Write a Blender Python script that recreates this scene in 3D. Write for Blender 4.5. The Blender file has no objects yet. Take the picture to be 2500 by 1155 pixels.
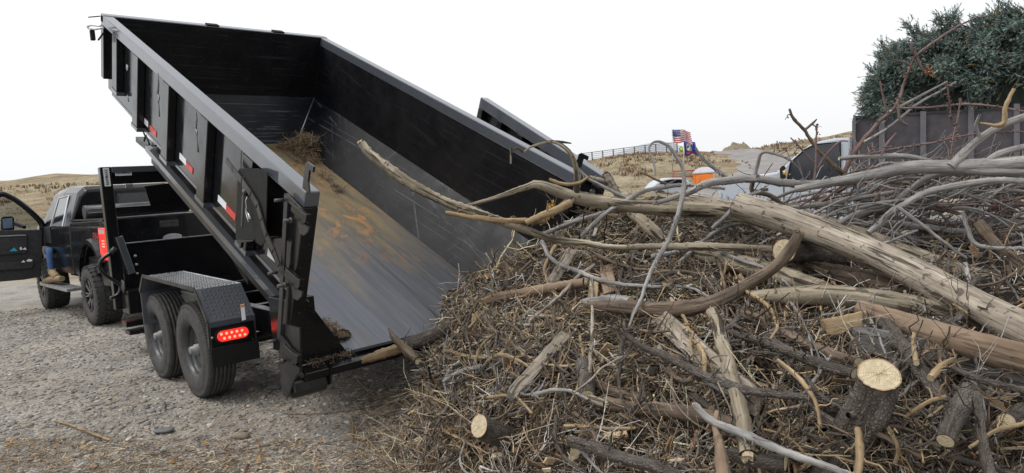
import bpy, math, random
import numpy as np
from mathutils import Matrix, Vector
S = bpy.context.scene
COL = S.collection
rng = np.random.default_rng(7)
random.seed(7)

# ---------------------------------------------------------------- camera
F = 1663.55
YAW, PITCH, ROLL = 0.7392, 0.07754, -0.07006
C = np.array([-1.7964, -4.2352, 1.5573])
_f = np.array([math.sin(YAW)*math.cos(PITCH), math.cos(YAW)*math.cos(PITCH), -math.sin(PITCH)])
_r = np.array([math.cos(YAW), -math.sin(YAW), 0.0])
_u = np.cross(_r, _f)
_c, _s = math.cos(ROLL), math.sin(ROLL)
CR, CU = _c*_r+_s*_u, -_s*_r+_c*_u
cd = bpy.data.cameras.new('camera'); cam = bpy.data.objects.new('camera', cd); COL.objects.link(cam)
cam.matrix_world = Matrix(((CR[0], CU[0], -_f[0], C[0]), (CR[1], CU[1], -_f[1], C[1]), (CR[2], CU[2], -_f[2], C[2]), (0, 0, 0, 1)))
cd.sensor_width = 36; cd.sensor_fit = 'HORIZONTAL'; cd.lens = 36*F/2500
cd.clip_start = 0.05; cd.clip_end = 6000
S.camera = cam

# ---------------------------------------------------------------- world (white overcast), soft sun
w = bpy.data.worlds.new('World'); S.world = w; w.use_nodes = True
nt = w.node_tree; nt.nodes.clear()
sky = nt.nodes.new('ShaderNodeTexSky'); sky.sky_type = 'NISHITA'; sky.sun_disc = False
SUN_EL, SUN_AZ = math.radians(62), math.radians(-60)      # azimuth measured from +Y towards +X
sky.sun_elevation = SUN_EL; sky.sun_rotation = SUN_AZ
sky.dust_density = 6; sky.air_density = 1.0
hs = nt.nodes.new('ShaderNodeHueSaturation'); hs.inputs['Saturation'].default_value = .35
b1 = nt.nodes.new('ShaderNodeBackground'); b1.inputs[1].default_value = 0.05
b2 = nt.nodes.new('ShaderNodeBackground'); b2.inputs[0].default_value = (.97, .985, 1.0, 1); b2.inputs[1].default_value = 0.93
ad = nt.nodes.new('ShaderNodeAddShader'); ou = nt.nodes.new('ShaderNodeOutputWorld')
L = nt.links.new
L(sky.outputs[0], hs.inputs['Color']); L(hs.outputs[0], b1.inputs[0]); L(b1.outputs[0], ad.inputs[0]); L(b2.outputs[0], ad.inputs[1]); L(ad.outputs[0], ou.inputs[0])
sd = bpy.data.lights.new('sun', 'SUN'); sd.energy = 1.5; sd.angle = math.radians(24); sd.color = (1.0, .96, .9)
so = bpy.data.objects.new('sun', sd); COL.objects.link(so)
_d = Vector((math.sin(SUN_AZ)*math.cos(SUN_EL), math.cos(SUN_AZ)*math.cos(SUN_EL), math.sin(SUN_EL)))
so.rotation_euler = _d.to_track_quat('Z', 'Y').to_euler()
so.location = (0, 0, 12)
S.view_settings.view_transform = 'Standard'; S.view_settings.look = 'None'; S.view_settings.exposure = 0; S.view_settings.gamma = 1
S.render.engine = 'CYCLES'
S.cycles.max_bounces = 6; S.cycles.use_denoising = True

# ---------------------------------------------------------------- photo -> place helpers
def ray(x, y): return _f+CR*((x-1250)/F)-CU*((y-577.5)/F)
def atd(x, y, s): return C+ray(x, y)*s
def onz(x, y, z): v = ray(x, y); return C+v*((z-C[2])/v[2])
def onX(x, y, X): v = ray(x, y); return C+v*((X-C[0])/v[0])
def onY(x, y, Y): v = ray(x, y); return C+v*((Y-C[1])/v[1])
def onP(x, y, P, n): v = ray(x, y); return C+v*(((P-C)@n)/(v@n))
RH = _r; FH = np.array([math.sin(YAW), math.cos(YAW), 0.0])
def sm(a, b, x):
    t = np.clip((x-a)/(b-a), 0, 1); return t*t*(3-2*t)

# ---------------------------------------------------------------- object helpers
def setp(o, **k):
    for a, b in k.items():
        if b is not None: o[a] = b
    return o
def thing(name, label, cat, loc=(0, 0, 0), group=None):
    o = bpy.data.objects.new(name, None); COL.objects.link(o); o.location = loc
    o.empty_display_size = .2
    return setp(o, label=label, category=cat, group=group)
def link(name, me, parent=None, mat=None, **k):
    o = bpy.data.objects.new(name, me); COL.objects.link(o)
    if parent is not None:
        o.parent = parent
        if parent.type == 'EMPTY':
            o.matrix_parent_inverse = Matrix.Translation(-parent.location)
    if mat is not None and not me.materials: me.materials.append(mat)
    return setp(o, **k)
class MB:
    def __init__(s): s.v = []; s.f = []; s.sm = []
    def add(s, vs, fs, smooth=False):
        n = len(s.v); s.v += [tuple(float(c) for c in q) for q in vs]; s.f += [tuple(n+i for i in f) for f in fs]; s.sm += [smooth]*len(fs); return s
    def hexa(s, p):  # 8 corners: bottom 4 ccw, top 4 ccw
        return s.add(p, [(3, 2, 1, 0), (4, 5, 6, 7), (0, 1, 5, 4), (1, 2, 6, 5), (2, 3, 7, 6), (3, 0, 4, 7)])
    def box(s, a, b, M=None):
        x0, y0, z0 = a; x1, y1, z1 = b
        p = [(x0, y0, z0), (x1, y0, z0), (x1, y1, z0), (x0, y1, z0), (x0, y0, z1), (x1, y0, z1), (x1, y1, z1), (x0, y1, z1)]
        if M is not None: p = [M(q) for q in p]
        return s.hexa(p)
    def prism(s, poly, d, M=None):  # polygon of 3d points extruded by vector d
        P = [np.array(q, float) for q in poly]; d = np.array(d, float); n = len(P)
        Q = P+[q+d for q in P]
        if M is not None: Q = [M(q) for q in Q]
        return s.add(Q, [tuple(range(n))[::-1], tuple(range(n, 2*n))]+[(i, (i+1) % n, n+(i+1) % n, n+i) for i in range(n)])
    def bar(s, a, b, w, h, up=(0, 0, 1)):
        a = np.array(a, float); b = np.array(b, float); d = b-a; d /= np.linalg.norm(d)
        x = np.cross(d, up); x /= np.linalg.norm(x)+1e-9; y = np.cross(x, d)
        c = [(-w/2, -h/2), (w/2, -h/2), (w/2, h/2), (-w/2, h/2)]
        return s.hexa([a+x*i+y*j for i, j in c]+[b+x*i+y*j for i, j in c])
    def tube(s, pts, r, n=10, caps=True, smooth=True):
        P = np.array(pts, float); k = len(P); r = np.broadcast_to(np.array(r, float), (k,))
        T = np.gradient(P, axis=0); T /= np.linalg.norm(T, axis=1)[:, None]+1e-12
        a = np.array([0, 0, 1.]) if abs(T[0][2]) < .9 else np.array([1., 0, 0])
        x = np.cross(T[0], a); x /= np.linalg.norm(x); vs = []
        for i in range(k):
            x = x-T[i]*(x@T[i]); x /= np.linalg.norm(x); y = np.cross(T[i], x)
            for j in range(n):
                t = 2*math.pi*j/n; vs.append(P[i]+r[i]*(math.cos(t)*x+math.sin(t)*y))
        fs = [(i*n+j, i*n+(j+1) % n, (i+1)*n+(j+1) % n, (i+1)*n+j) for i in range(k-1) for j in range(n)]
        s.add(vs, fs, smooth)
        if caps:
            m = len(s.v)-len(vs); s.f += [tuple(range(m, m+n))[::-1], tuple(range(m+(k-1)*n, m+k*n))]; s.sm += [False, False]
        return s
    def lathe(s, prof, o, ax, n=40, smooth=True, closed=False):  # prof: (radius, along)
        o = np.array(o, float); ax = np.array(ax, float); ax /= np.linalg.norm(ax)
        a = np.array([0, 0, 1.]) if abs(ax[2]) < .9 else np.array([1., 0, 0])
        x = np.cross(ax, a); x /= np.linalg.norm(x); y = np.cross(ax, x); k = len(prof)
        vs = [o+ax*h+r*(math.cos(2*math.pi*j/n)*x+math.sin(2*math.pi*j/n)*y) for r, h in prof for j in range(n)]
        kk = k if closed else k-1
        return s.add(vs, [(i*n+j, i*n+(j+1) % n, ((i+1) % k)*n+(j+1) % n, ((i+1) % k)*n+j) for i in range(kk) for j in range(n)], smooth)
    def mesh(s, name='m'):
        me = bpy.data.meshes.new(name); me.from_pydata(s.v, [], s.f); me.polygons.foreach_set('use_smooth', s.sm); me.update(); return me
    def build(s, name, mat, parent=None, bevel=0, **k):
        me = s.mesh(name)
        import bmesh
        bm = bmesh.new(); bm.from_mesh(me); bmesh.ops.recalc_face_normals(bm, faces=bm.faces); bm.to_mesh(me); bm.free()
        o = link(name, me, parent, mat, **k)
        if bevel:
            md = o.modifiers.new('edge', 'BEVEL'); md.width = bevel; md.segments = 2; md.limit_method = 'ANGLE'; md.angle_limit = math.radians(40)
        return o
def textmesh(cv, name, mat):
    t_ = bpy.data.objects.new('tmp', cv); COL.objects.link(t_); bpy.context.view_layer.update()
    me = bpy.data.meshes.new_from_object(t_.evaluated_get(bpy.context.evaluated_depsgraph_get())); bpy.data.objects.remove(t_)
    me.name = name; me.materials.clear(); return me
def quickmesh(name, V, Q, cols=None, smooth=True):
    """V (n,3), Q (m,k) faces all of the same size; cols (n,3)"""
    me = bpy.data.meshes.new(name); V = np.ascontiguousarray(V, np.float32); Q = np.ascontiguousarray(Q, np.int32); m, k = Q.shape
    me.vertices.add(len(V)); me.vertices.foreach_set('co', V.ravel())
    me.loops.add(m*k); me.loops.foreach_set('vertex_index', Q.ravel())
    me.polygons.add(m); me.polygons.foreach_set('loop_start', np.arange(0, m*k, k, dtype=np.int32))
    me.polygons.foreach_set('use_smooth', np.full(m, smooth))
    me.update(calc_edges=True)
    if cols is not None:
        a = me.color_attributes.new('col', 'FLOAT_COLOR', 'POINT')
        a.data.foreach_set('color', np.c_[cols, np.ones(len(cols))].astype(np.float32).ravel())
    return me

# ---------------------------------------------------------------- materials
def newmat(name):
    m = bpy.data.materials.new(name); m.use_nodes = True; n = m.node_tree; b = n.nodes['Principled BSDF']; return m, n, b
def noise(n, vec, scale, detail=4, rough=.55, dist=0):
    t = n.nodes.new('ShaderNodeTexNoise'); t.inputs['Scale'].default_value = scale; t.inputs['Detail'].default_value = detail
    t.inputs['Roughness'].default_value = rough; t.inputs['Distortion'].default_value = dist
    if vec is not None: n.links.new(vec, t.inputs['Vector'])
    return t.outputs['Fac']
def ramp(n, fac, stops, mode='LINEAR'):
    r = n.nodes.new('ShaderNodeValToRGB'); cr = r.color_ramp; cr.interpolation = mode
    while len(cr.elements) < len(stops): cr.elements.new(.5)
    for e, (p, c) in zip(cr.elements, stops):
        e.position = p; e.color = (*c, 1) if not isinstance(c, (int, float)) else (c, c, c, 1)
    n.links.new(fac, r.inputs[0]); return r.outputs[0]
def mix(n, f, a, b, mode='MIX'):
    m = n.nodes.new('ShaderNodeMix'); m.data_type = 'RGBA'; m.blend_type = mode
    for s, v in ((0, f), (6, a), (7, b)):
        if isinstance(v, (int, float)): m.inputs[s].default_value = v if s == 0 else (v, v, v, 1)
        elif isinstance(v, tuple): m.inputs[s].default_value = (*v, 1)
        else: n.links.new(v, m.inputs[s])
    return m.outputs[2]
def coord(n, kind='Object', scale=(1, 1, 1), rot=(0, 0, 0)):
    c = n.nodes.new('ShaderNodeTexCoord'); mp = n.nodes.new('ShaderNodeMapping'); mp.inputs['Scale'].default_value = scale; mp.inputs['Rotation'].default_value = rot
    n.links.new(c.outputs[kind], mp.inputs[0]); return mp.outputs[0]
def bump(n, b, h, strength=.4, dist=.01):
    q = n.nodes.new('ShaderNodeBump'); q.inputs['Strength'].default_value = strength; q.inputs['Distance'].default_value = dist
    n.links.new(h, q.inputs['Height']); n.links.new(q.outputs[0], b.inputs['Normal'])
def simple(name, c, rough=.5, metal=0, coat=0, var=.15, nscale=8, emit=None, es=0, bmp=0):
    m, n, b = newmat(name); v = coord(n); f = noise(n, v, nscale, 5)
    lo = tuple(x*(1-var) for x in c); hi = tuple(min(1, x*(1+var)) for x in c)
    n.links.new(ramp(n, f, [(.3, lo), (.7, hi)]), b.inputs['Base Color'])
    n.links.new(ramp(n, noise(n, v, nscale*3, 3), [(.3, max(0, rough-.06)), (.75, min(1, rough+.08))]), b.inputs['Roughness'])
    b.inputs['Metallic'].default_value = metal; b.inputs['Coat Weight'].default_value = coat; b.inputs['Coat Roughness'].default_value = .12
    if emit: b.inputs['Emission Color'].default_value = (*emit, 1); b.inputs['Emission Strength'].default_value = es
    if bmp: bump(n, b, noise(n, v, nscale*6, 4), bmp, .004)
    return m
BT = 0.4398
def paint(name, base=(.012, .0125, .014), rough=.3, dust=.12, scratch=0.0, stretch=(1, 1, 1), rot=(0, 0, 0)):
    m, n, b = newmat(name); v = coord(n)
    d = ramp(n, noise(n, v, 2.3, 6, .65), [(.45, 0.0), (.8, 1.0)])
    sp = ramp(n, noise(n, v, 60, 2, .5), [(.68, 0.0), (.76, 1.0)])
    c = mix(n, d, base, tuple(x+dust*.16*t for x, t in zip(base, (1.1, 1.0, .85))))
    c = mix(n, mix(n, .5, 0.0, sp), c, (.12, .11, .09)) if dust else c
    rr = ramp(n, noise(n, v, 5, 4), [(.3, max(.05, rough-.08)), (.75, rough+.12)])
    if scratch:
        tot = None
        for k, (a, sc, th) in enumerate([(.04, (30, .8, 1.2), .68), (-.12, (26, 1.0, 2.2), .70), (-.5, (24, 1.4, 1.2), .72), (1.1, (26, 1.8, 1.5), .74)]):
            # thin long streaks in the plane of the side walls (bed frame: y along, z up)
            vv = coord(n, 'Object', (1, 1, 1), (-BT, 0, 0))
            mp = n.nodes.new('ShaderNodeMapping'); mp.inputs['Rotation'].default_value = (a, 0, 0); n.links.new(vv, mp.inputs[0])
            m2 = n.nodes.new('ShaderNodeMapping'); m2.inputs['Scale'].default_value = (1.2, sc[1]*.42, sc[0]*3.2); m2.inputs['Location'].default_value = (k*3.1, k*7.7, 0); n.links.new(mp.outputs[0], m2.inputs[0])
            s_ = ramp(n, noise(n, m2.outputs[0], 1.0, 1.5, .4, .25), [(th-.035, 0.0), (th+.01, 1.0)])
            brk = ramp(n, noise(n, vv, 2.2+k, 3), [(.45, 0.0), (.58, 1.0)])
            s_ = mix(n, 1.0, s_, brk, 'MULTIPLY')
            tot = s_ if tot is None else mix(n, 1.0, tot, s_, 'LIGHTEN')
        scl = n.nodes.new('ShaderNodeMath'); scl.operation = 'MULTIPLY'; scl.inputs[1].default_value = scratch; n.links.new(tot, scl.inputs[0])
        c = mix(n, scl.outputs[0], c, (.22, .24, .30))
    n.links.new(c, b.inputs['Base Color']); n.links.new(rr, b.inputs['Roughness'])
    return m
M = {}
M['black'] = paint('black_paint', base=(.006, .0065, .008), rough=.2, dust=.05)
M['side'] = paint('glossy_side_paint', base=(.008, .009, .011), rough=.12, dust=.04)
M['rail'] = paint('rail_sheen_paint', base=(.075, .085, .10), rough=.13, dust=.1)  # black paint with the sky's sheen lifted into its base colour
M['rail'].node_tree.nodes['Principled BSDF'].inputs['IOR'].default_value = 1.9
M['inner'] = paint('scratched_black_paint', base=(.004, .0042, .006), rough=.45, dust=.05, scratch=.07)
M['inner'].node_tree.nodes['Principled BSDF'].inputs['Specular IOR Level'].default_value = .22
M['cove'] = paint('scuffed_black_paint', base=(.004, .005, .0075), rough=.42, dust=.08, scratch=.24)
M['cove'].node_tree.nodes['Principled BSDF'].inputs['Specular IOR Level'].default_value = .2
M['treadbar'] = paint('worn_tread_bar', base=(.07, .073, .078), rough=.3, dust=.1)
M['frame'] = paint('frame_paint', base=(.009, .009, .01), rough=.4, dust=.35)
M['truckblack'] = paint('truck_black', base=(.003, .0035, .005), rough=.2, dust=.02)
M['truckblack'].node_tree.nodes['Principled BSDF'].inputs['Specular IOR Level'].default_value = .22
M['truckblack'].node_tree.nodes['Principled BSDF'].inputs['Coat Weight'].default_value = .15
M['muddy'] = paint('muddy_lower_paint', base=(.03, .027, .023), rough=.55, dust=1.0)
M['flat'] = simple('flat_black', (.004, .004, .004), .85)
M['rubber'] = simple('tyre_rubber', (.028, .028, .029), .8, var=.35, nscale=25, bmp=.15)
M['rubberdust'] = simple('dusty_rubber', (.05, .048, .046), .85, var=.35, nscale=20, bmp=.2)
M['rim'] = simple('grey_steel_rim', (.055, .058, .062), .4, .3, var=.3)
M['chrome'] = simple('chrome', (.7, .72, .75), .15, 1, var=.05)
M['steel'] = simple('zinc_steel', (.4, .41, .42), .4, .9, var=.2)
M['darksteel'] = simple('oily_steel', (.07, .07, .072), .45, .3, var=.3)
M['hubgrey'] = simple('grey_hub', (.2, .2, .205), .5, .1, var=.3)
M['white'] = simple('white_sticker', (.75, .77, .8), .4, var=.04)
M['red'] = simple('red_tape', (.55, .03, .02), .35, var=.1)
M['tapewhite'] = simple('white_tape', (.72, .75, .8), .35, var=.06)
M['decal'] = simple('dark_lettering', (.03, .03, .04), .4)
M['lens'] = simple('red_lens', (.35, .01, .01), .2, coat=.5, emit=(1, .03, .02), es=1.2)
M['led'] = simple('lit_led', (1, .2, .15), .3, emit=(1, .12, .07), es=4)
M['glass'] = simple('dark_tinted_glass', (.008, .01, .012), .06, coat=.3, var=.2)
M['cabin'] = simple('dark_cabin_trim', (.022, .022, .024), .55, var=.4, nscale=14)
M['clearlens'] = simple('clear_lens', (.6, .6, .62), .15, coat=.5)
M['whitepaint'] = simple('white_truck_paint', (.44, .48, .54), .35, coat=.0, var=.01, nscale=.5)
M['plywood'] = simple('grey_plywood', (.062, .057, .066), .75, var=.3, nscale=5, bmp=.2)
M['greypost'] = simple('grey_painted_post', (.115, .115, .13), .6, var=.15, nscale=9)
M['orange'] = simple('orange_plastic', (.85, .22, .02), .45, var=.06, nscale=3)
M['greyroof'] = simple('grey_plastic_roof', (.42, .42, .45), .5, var=.08)
M['redpipe'] = simple('red_brown_pipe', (.28, .06, .05), .5)
M['denim'] = simple('blue_denim', (.035, .085, .2), .85, var=.3, nscale=40, bmp=.3)
M['boot'] = simple('tan_boot_leather', (.24, .17, .09), .75, var=.35, nscale=20, bmp=.2)
M['skin'] = simple('skin', (.45, .27, .19), .5, var=.08)
M['jacket'] = simple('dark_jacket', (.03, .033, .04), .8, var=.3)
M['hivis'] = simple('hi_vis_cloth', (.45, .75, .06), .6, var=.1)
M['tarp'] = simple('rolled_black_vinyl', (.03, .031, .034), .4, var=.3, bmp=.2)
M['paper'] = simple('paper', (.7, .7, .72), .7, var=.04)
M['blueprint'] = simple('blue_folder', (.03, .35, .5), .5)
M['lumber'] = simple('pale_lumber', (.5, .45, .36), .7, var=.15)
M['amber'] = simple('orange_decal', (.8, .2, .02), .5)

def floor_steel():
    m, n, b = newmat('worn_steel_floor')
    v = coord(n, 'Object', (1, 1, 1), (-BT, 0, 0))
    def st(sc, loc=(0, 0, 0)):
        q = n.nodes.new('ShaderNodeMapping'); q.inputs['Scale'].default_value = sc; q.inputs['Location'].default_value = loc; n.links.new(v, q.inputs[0]); return q.outputs[0]
    st1 = noise(n, st((22, .6, 1)), 1, 8, .75); st2 = noise(n, st((60, 1.2, 1), (5, 2, 0)), 1, 4, .7); st3 = noise(n, st((4, .35, 1), (1, 9, 0)), 1.2, 5, .6)
    sep = n.nodes.new('ShaderNodeSeparateXYZ'); n.links.new(v, sep.inputs[0])
    base = ramp(n, st1, [(.3, (.10, .107, .125)), (.5, (.14, .148, .168)), (.7, (.19, .198, .215))])
    # rust/mud film grows towards the front of the bed and along the streaks
    mr = n.nodes.new('ShaderNodeMapRange'); mr.inputs[1].default_value = .6; mr.inputs[2].default_value = 2.9; n.links.new(sep.outputs['Y'], mr.inputs[0])
    a1 = n.nodes.new('ShaderNodeMath'); a1.operation = 'MULTIPLY_ADD'; a1.inputs[1].default_value = .62; n.links.new(mr.outputs[0], a1.inputs[0]); n.links.new(st3, a1.inputs[2])
    film = ramp(n, a1.outputs[0], [(.62, 0.0), (.95, .85)])
    filmc = ramp(n, noise(n, st((7, 1.4, 1), (3, 3, 3)), 1.3, 9, .7, .4), [(.3, (.085, .08, .068)), (.45, (.155, .125, .072)), (.58, (.25, .18, .085)), (.72, (.19, .17, .125))])
    c = mix(n, film, base, filmc)
    # orange rust patches with soft edges
    rp = noise(n, st((2.6, 1.7, 1), (2, 4.2, 0)), 1.7, 6, .6, .9)
    rm = ramp(n, rp, [(.555, 0.0), (.60, .85)])
    mr2 = n.nodes.new('ShaderNodeMapRange'); mr2.inputs[1].default_value = 1.0; mr2.inputs[2].default_value = 2.0; n.links.new(sep.outputs['Y'], mr2.inputs[0])
    rm2 = mix(n, 1.0, rm, mr2.outputs[0], 'MULTIPLY')
    c = mix(n, rm2, c, ramp(n, st2, [(.35, (.30, .15, .06)), (.65, (.42, .23, .10))]))
    # dark and bright scratches along the slide direction
    c = mix(n, ramp(n, st2, [(.66, 0.0), (.74, .3)]), c, (.36, .36, .36))
    c = mix(n, ramp(n, noise(n, st((45, .8, 1), (8, 1, 2)), 1, 3), [(.68, 0.0), (.74, .5)]), c, (.07, .06, .05))
    n.links.new(c, b.inputs['Base Color'])
    met = n.nodes.new('ShaderNodeMapRange'); met.inputs[3].default_value = .72; met.inputs[4].default_value = .1; n.links.new(film, met.inputs[0]); n.links.new(met.outputs[0], b.inputs['Metallic'])
    n.links.new(ramp(n, st1, [(.3, .27), (.7, .42)]), b.inputs['Roughness'])
    bump(n, b, st1, .12, .003)
    return m
M['floor'] = floor_steel()

def wood(name, cols, crack=(.03, .024, .018), crackamt=.5, grain=.85, ring=8, rough=.8, knots=0, bmp=.5, scale=1.0, vor=False):
    """grain runs along uv.y (metres); uv.x is metres around"""
    m, n, b = newmat(name)
    c = n.nodes.new('ShaderNodeTexCoord'); oi = n.nodes.new('ShaderNodeObjectInfo')
    def mp(sc):
        ad = n.nodes.new('ShaderNodeVectorMath'); ad.operation = 'ADD'; n.links.new(c.outputs['UV'], ad.inputs[0])
        co = n.nodes.new('ShaderNodeCombineXYZ'); mu = n.nodes.new('ShaderNodeMath'); mu.operation = 'MULTIPLY'; mu.inputs[1].default_value = 37
        n.links.new(oi.outputs['Random'], mu.inputs[0]); n.links.new(mu.outputs[0], co.inputs[0]); n.links.new(mu.outputs[0], co.inputs[1]); n.links.new(co.outputs[0], ad.inputs[1])
        q = n.nodes.new('ShaderNodeMapping'); q.inputs['Scale'].default_value = sc; n.links.new(ad.outputs[0], q.inputs[0]); return q.outputs[0]
    g = noise(n, mp((60*scale, 4*scale, 1)), 1, 6, .65)
    big = noise(n, mp((7*scale, 2.5*scale, 1)), 1.3, 5, .6)
    col = ramp(n, big, [(.25, cols[0]), (.5, cols[1]), (.75, cols[2])])
    col = mix(n, grain, col, mix(n, 1.0, col, ramp(n, g, [(.3, .35), (.5, .95), (.7, 1.5)]), 'MULTIPLY'))
    if vor:
        vo = n.nodes.new('ShaderNodeTexVoronoi'); vo.feature = 'DISTANCE_TO_EDGE'; vo.inputs['Scale'].default_value = 1; vo.inputs['Randomness'].default_value = 1; n.links.new(mp((95, 48, 1)), vo.inputs['Vector'])
        ck = mix(n, 1.0, ramp(n, vo.outputs['Distance'], [(.0, 1.0), (.22, 0.0)]), ramp(n, noise(n, mp((40, 20, 5)), 1, 4), [(.4, .2), (.6, 1.0)]), 'MULTIPLY'); h = vo.outputs['Distance']
    else:
        ck = mix(n, 1.0, ramp(n, noise(n, mp((38*scale, 2.6*scale, 1)), 1, 4, .6, .5), [(.56, 0.0), (.60, 1.0)]), ramp(n, noise(n, mp((26*scale, 22*scale, 3)), 1, 2, .5, .3), [(.63, 0.0), (.67, .8)]), 'LIGHTEN'); h = None
    sc = n.nodes.new('ShaderNodeMath'); sc.operation = 'MULTIPLY'; sc.inputs[1].default_value = crackamt; n.links.new(ck, sc.inputs[0])
    col = mix(n, sc.outputs[0], col, crack)
    n.links.new(col, b.inputs['Base Color']); b.inputs['Roughness'].default_value = rough
    b.inputs['Specular IOR Level'].default_value = .25
    hh = mix(n, 1.0, g, mix(n, sc.outputs[0], 1.0, 0.0), 'MULTIPLY')
    if h: hh = mix(n, .6, hh, ramp(n, h, [(0, 0.0), (.35, 1.0)]))
    bump(n, b, hh, bmp, .006)
    return m
M['pale'] = wood('weathered_bare_wood', [(.15, .125, .098), (.29, .25, .20), (.42, .37, .305)], crackamt=.85, bmp=.4)
M['yellowbark'] = wood('pale_cracked_bark', [(.12, .098, .07), (.265, .225, .165), (.41, .365, .28)], crackamt=.92, bmp=.9, scale=.7)
M['greybark'] = wood('grey_smooth_bark', [(.14, .135, .132), (.25, .24, .232), (.38, .365, .345)], crackamt=.35, bmp=.3, scale=1.2)
M['brownbark'] = wood('brown_bark', [(.06, .045, .034), (.13, .097, .07), (.22, .17, .13)], crackamt=.7, bmp=.8)
M['scaly'] = wood('scaly_spruce_bark', [(.05, .04, .033), (.105, .09, .078), (.21, .19, .172)], crackamt=.85, bmp=1, vor=True)
M['orangewood'] = wood('stripped_orange_wood', [(.12, .08, .052), (.21, .15, .105), (.31, .245, .175)], crackamt=.5, bmp=.4, grain=.3)
M['redtwig'] = wood('red_brown_twig_bark', [(.08, .045, .042), (.16, .105, .098), (.27, .21, .20)], crackamt=.2, bmp=.2)
M['tantwig'] = wood('tan_twig_bark', [(.17, .12, .065), (.29, .21, .12), (.38, .30, .19)], crackamt=.3, bmp=.3)
M['darkbeam'] = wood('dark_weathered_lumber', [(.09, .088, .088), (.16, .155, .15), (.23, .22, .21)], crackamt=.8, bmp=.5)
def cutwood():
    m, n, b = newmat('fresh_cut_wood'); c = n.nodes.new('ShaderNodeTexCoord')
    ln = n.nodes.new('ShaderNodeVectorMath'); ln.operation = 'LENGTH'; n.links.new(c.outputs['UV'], ln.inputs[0])
    nz = noise(n, c.outputs['UV'], 9, 4)
    a = n.nodes.new('ShaderNodeMath'); a.operation = 'MULTIPLY_ADD'; a.inputs[1].default_value = .12; n.links.new(nz, a.inputs[0]); n.links.new(ln.outputs['Value'], a.inputs[2])
    m1 = n.nodes.new('ShaderNodeMath'); m1.operation = 'MULTIPLY'; m1.inputs[1].default_value = 55; n.links.new(a.outputs[0], m1.inputs[0])
    s = n.nodes.new('ShaderNodeMath'); s.operation = 'SINE'; n.links.new(m1.outputs[0], s.inputs[0])
    col = ramp(n, noise(n, c.outputs['UV'], 3, 5), [(.3, (.42, .335, .21)), (.7, (.62, .535, .375))])
    r1 = ramp(n, s.outputs[0], [(.0, .8), (.6, 1.0)])
    col = mix(n, 1.0, col, r1, 'MULTIPLY')
    col = mix(n, ramp(n, ln.outputs['Value'], [(.88, 0.0), (.97, .7)]), col, (.2, .11, .05))
    col = mix(n, ramp(n, ln.outputs['Value'], [(.0, .6), (.07, 0.0)]), col, (.2, .11, .05))
    n.links.new(col, b.inputs['Base Color']); b.inputs['Roughness'].default_value = .85
    bump(n, b, noise(n, c.outputs['UV'], 24, 5), .5, .004); return m
M['cut'] = cutwood()
def vcol(name, rough=.85, tr=0, nz=(.7, 1.3), nscale=40, bm=0):
    m, n, b = newmat(name); a = n.nodes.new('ShaderNodeAttribute'); a.attribute_name = 'col'
    f = ramp(n, noise(n, coord(n), nscale, 3), [(.3, nz[0]), (.7, nz[1])])
    n.links.new(mix(n, 1.0, a.outputs['Color'], f, 'MULTIPLY'), b.inputs['Base Color']); b.inputs['Roughness'].default_value = rough
    b.inputs['Specular IOR Level'].default_value = .2
    if bm: bump(n, b, noise(n, coord(n), nscale*2, 4), bm, .003)
    return m
M['twigs'] = vcol('dry_twigs', .85)
M['stones'] = vcol('river_gravel', .75, nz=(.8, 1.2), nscale=60, bm=.3)
M['leaf'] = vcol('dry_leaves', .8)
M['needles'] = vcol('spruce_needles', .7, nz=(.75, 1.25), nscale=12)
M['drygrass'] = vcol('dry_grass', .9)

# ---------------------------------------------------------------- terrain
AZ = np.array([-.9, -.76, -.6, -.3, .05, .1, .19, .27, .31, .36, .40, .45, .5, .62, .8, 1.1])
RT = np.array([4.3, 4.2, 4.25, 4.3, 2.7, 2.95, 3.55, 3.3, 3.0, 3.2, 3.7, 3.8, 4.1, 4.6, 4.8, 4.8])   # ridge height by direction
RS = np.array([44, 44, 44, 46, 54, 54, 54, 56, 60, 62, 64, 64, 66, 66, 66, 66])
def terr(x, y):
    x = np.asarray(x, float); y = np.asarray(y, float)
    dx, dy = x-C[0], y-C[1]; s = dx*FH[0]+dy*FH[1]; t = dx*RH[0]+dy*RH[1]
    R_ = np.hypot(dx, dy); ss = np.where(s > 1, s, 1.0); a = np.where(s > 1, t/ss, np.sign(t)*3)
    h = np.interp(a, AZ, RT); rs = np.interp(a, AZ, RS)
    z = -.13*sm(4.2, 6.8, y)
    rise = sm(18, 1, 0)*0
    k = np.clip((s-20)/(rs-20), 0, 1); prof = k**1.15*(1.0+.0*k)
    prof = np.where(k > .93, .93**1.15+(prof-.93**1.15)*.9, prof)
    z = z+(h+.15)*prof
    beyond = np.clip(s-rs, 0, None); z = z-beyond*.03
    z = z+prof*.22*(np.sin(x*.37+1)+np.sin(y*.29+2)+.6*np.sin(x*.9+y*.7))*.5
    z = np.where(s > 140, np.maximum(z, 0.2), z)
    return z
def tnoise(x, y): return .012*np.sin(x*3.1+.5*np.sin(y*2.3))*np.sin(y*2.7+x)+.008*np.sin(x*9.1+y*4)*np.sin(y*7.3-x*3)
def axis(lo, hi, fine0, fine1, step, growth=1.12):
    a = list(np.arange(fine0, fine1, step)); d = step; v = fine1
    while v < hi: a.append(v); d = min(d*growth, 60) ; v += d
    a.append(hi); d = step; v = fine0-step
    b = []
    while v > lo: b.append(v); d = min(d*growth, 60); v -= d
    b.append(lo); return np.array(b[::-1]+a)
gx = axis(-1500, 1500, -5, 6, .09); gy = axis(-1500, 1500, -5, 9, .09)
X_, Y_ = np.meshgrid(gx, gy, indexing='ij')
Z_ = terr(X_, Y_)+tnoise(X_, Y_)*(np.hypot(X_, Y_) < 25)
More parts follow.
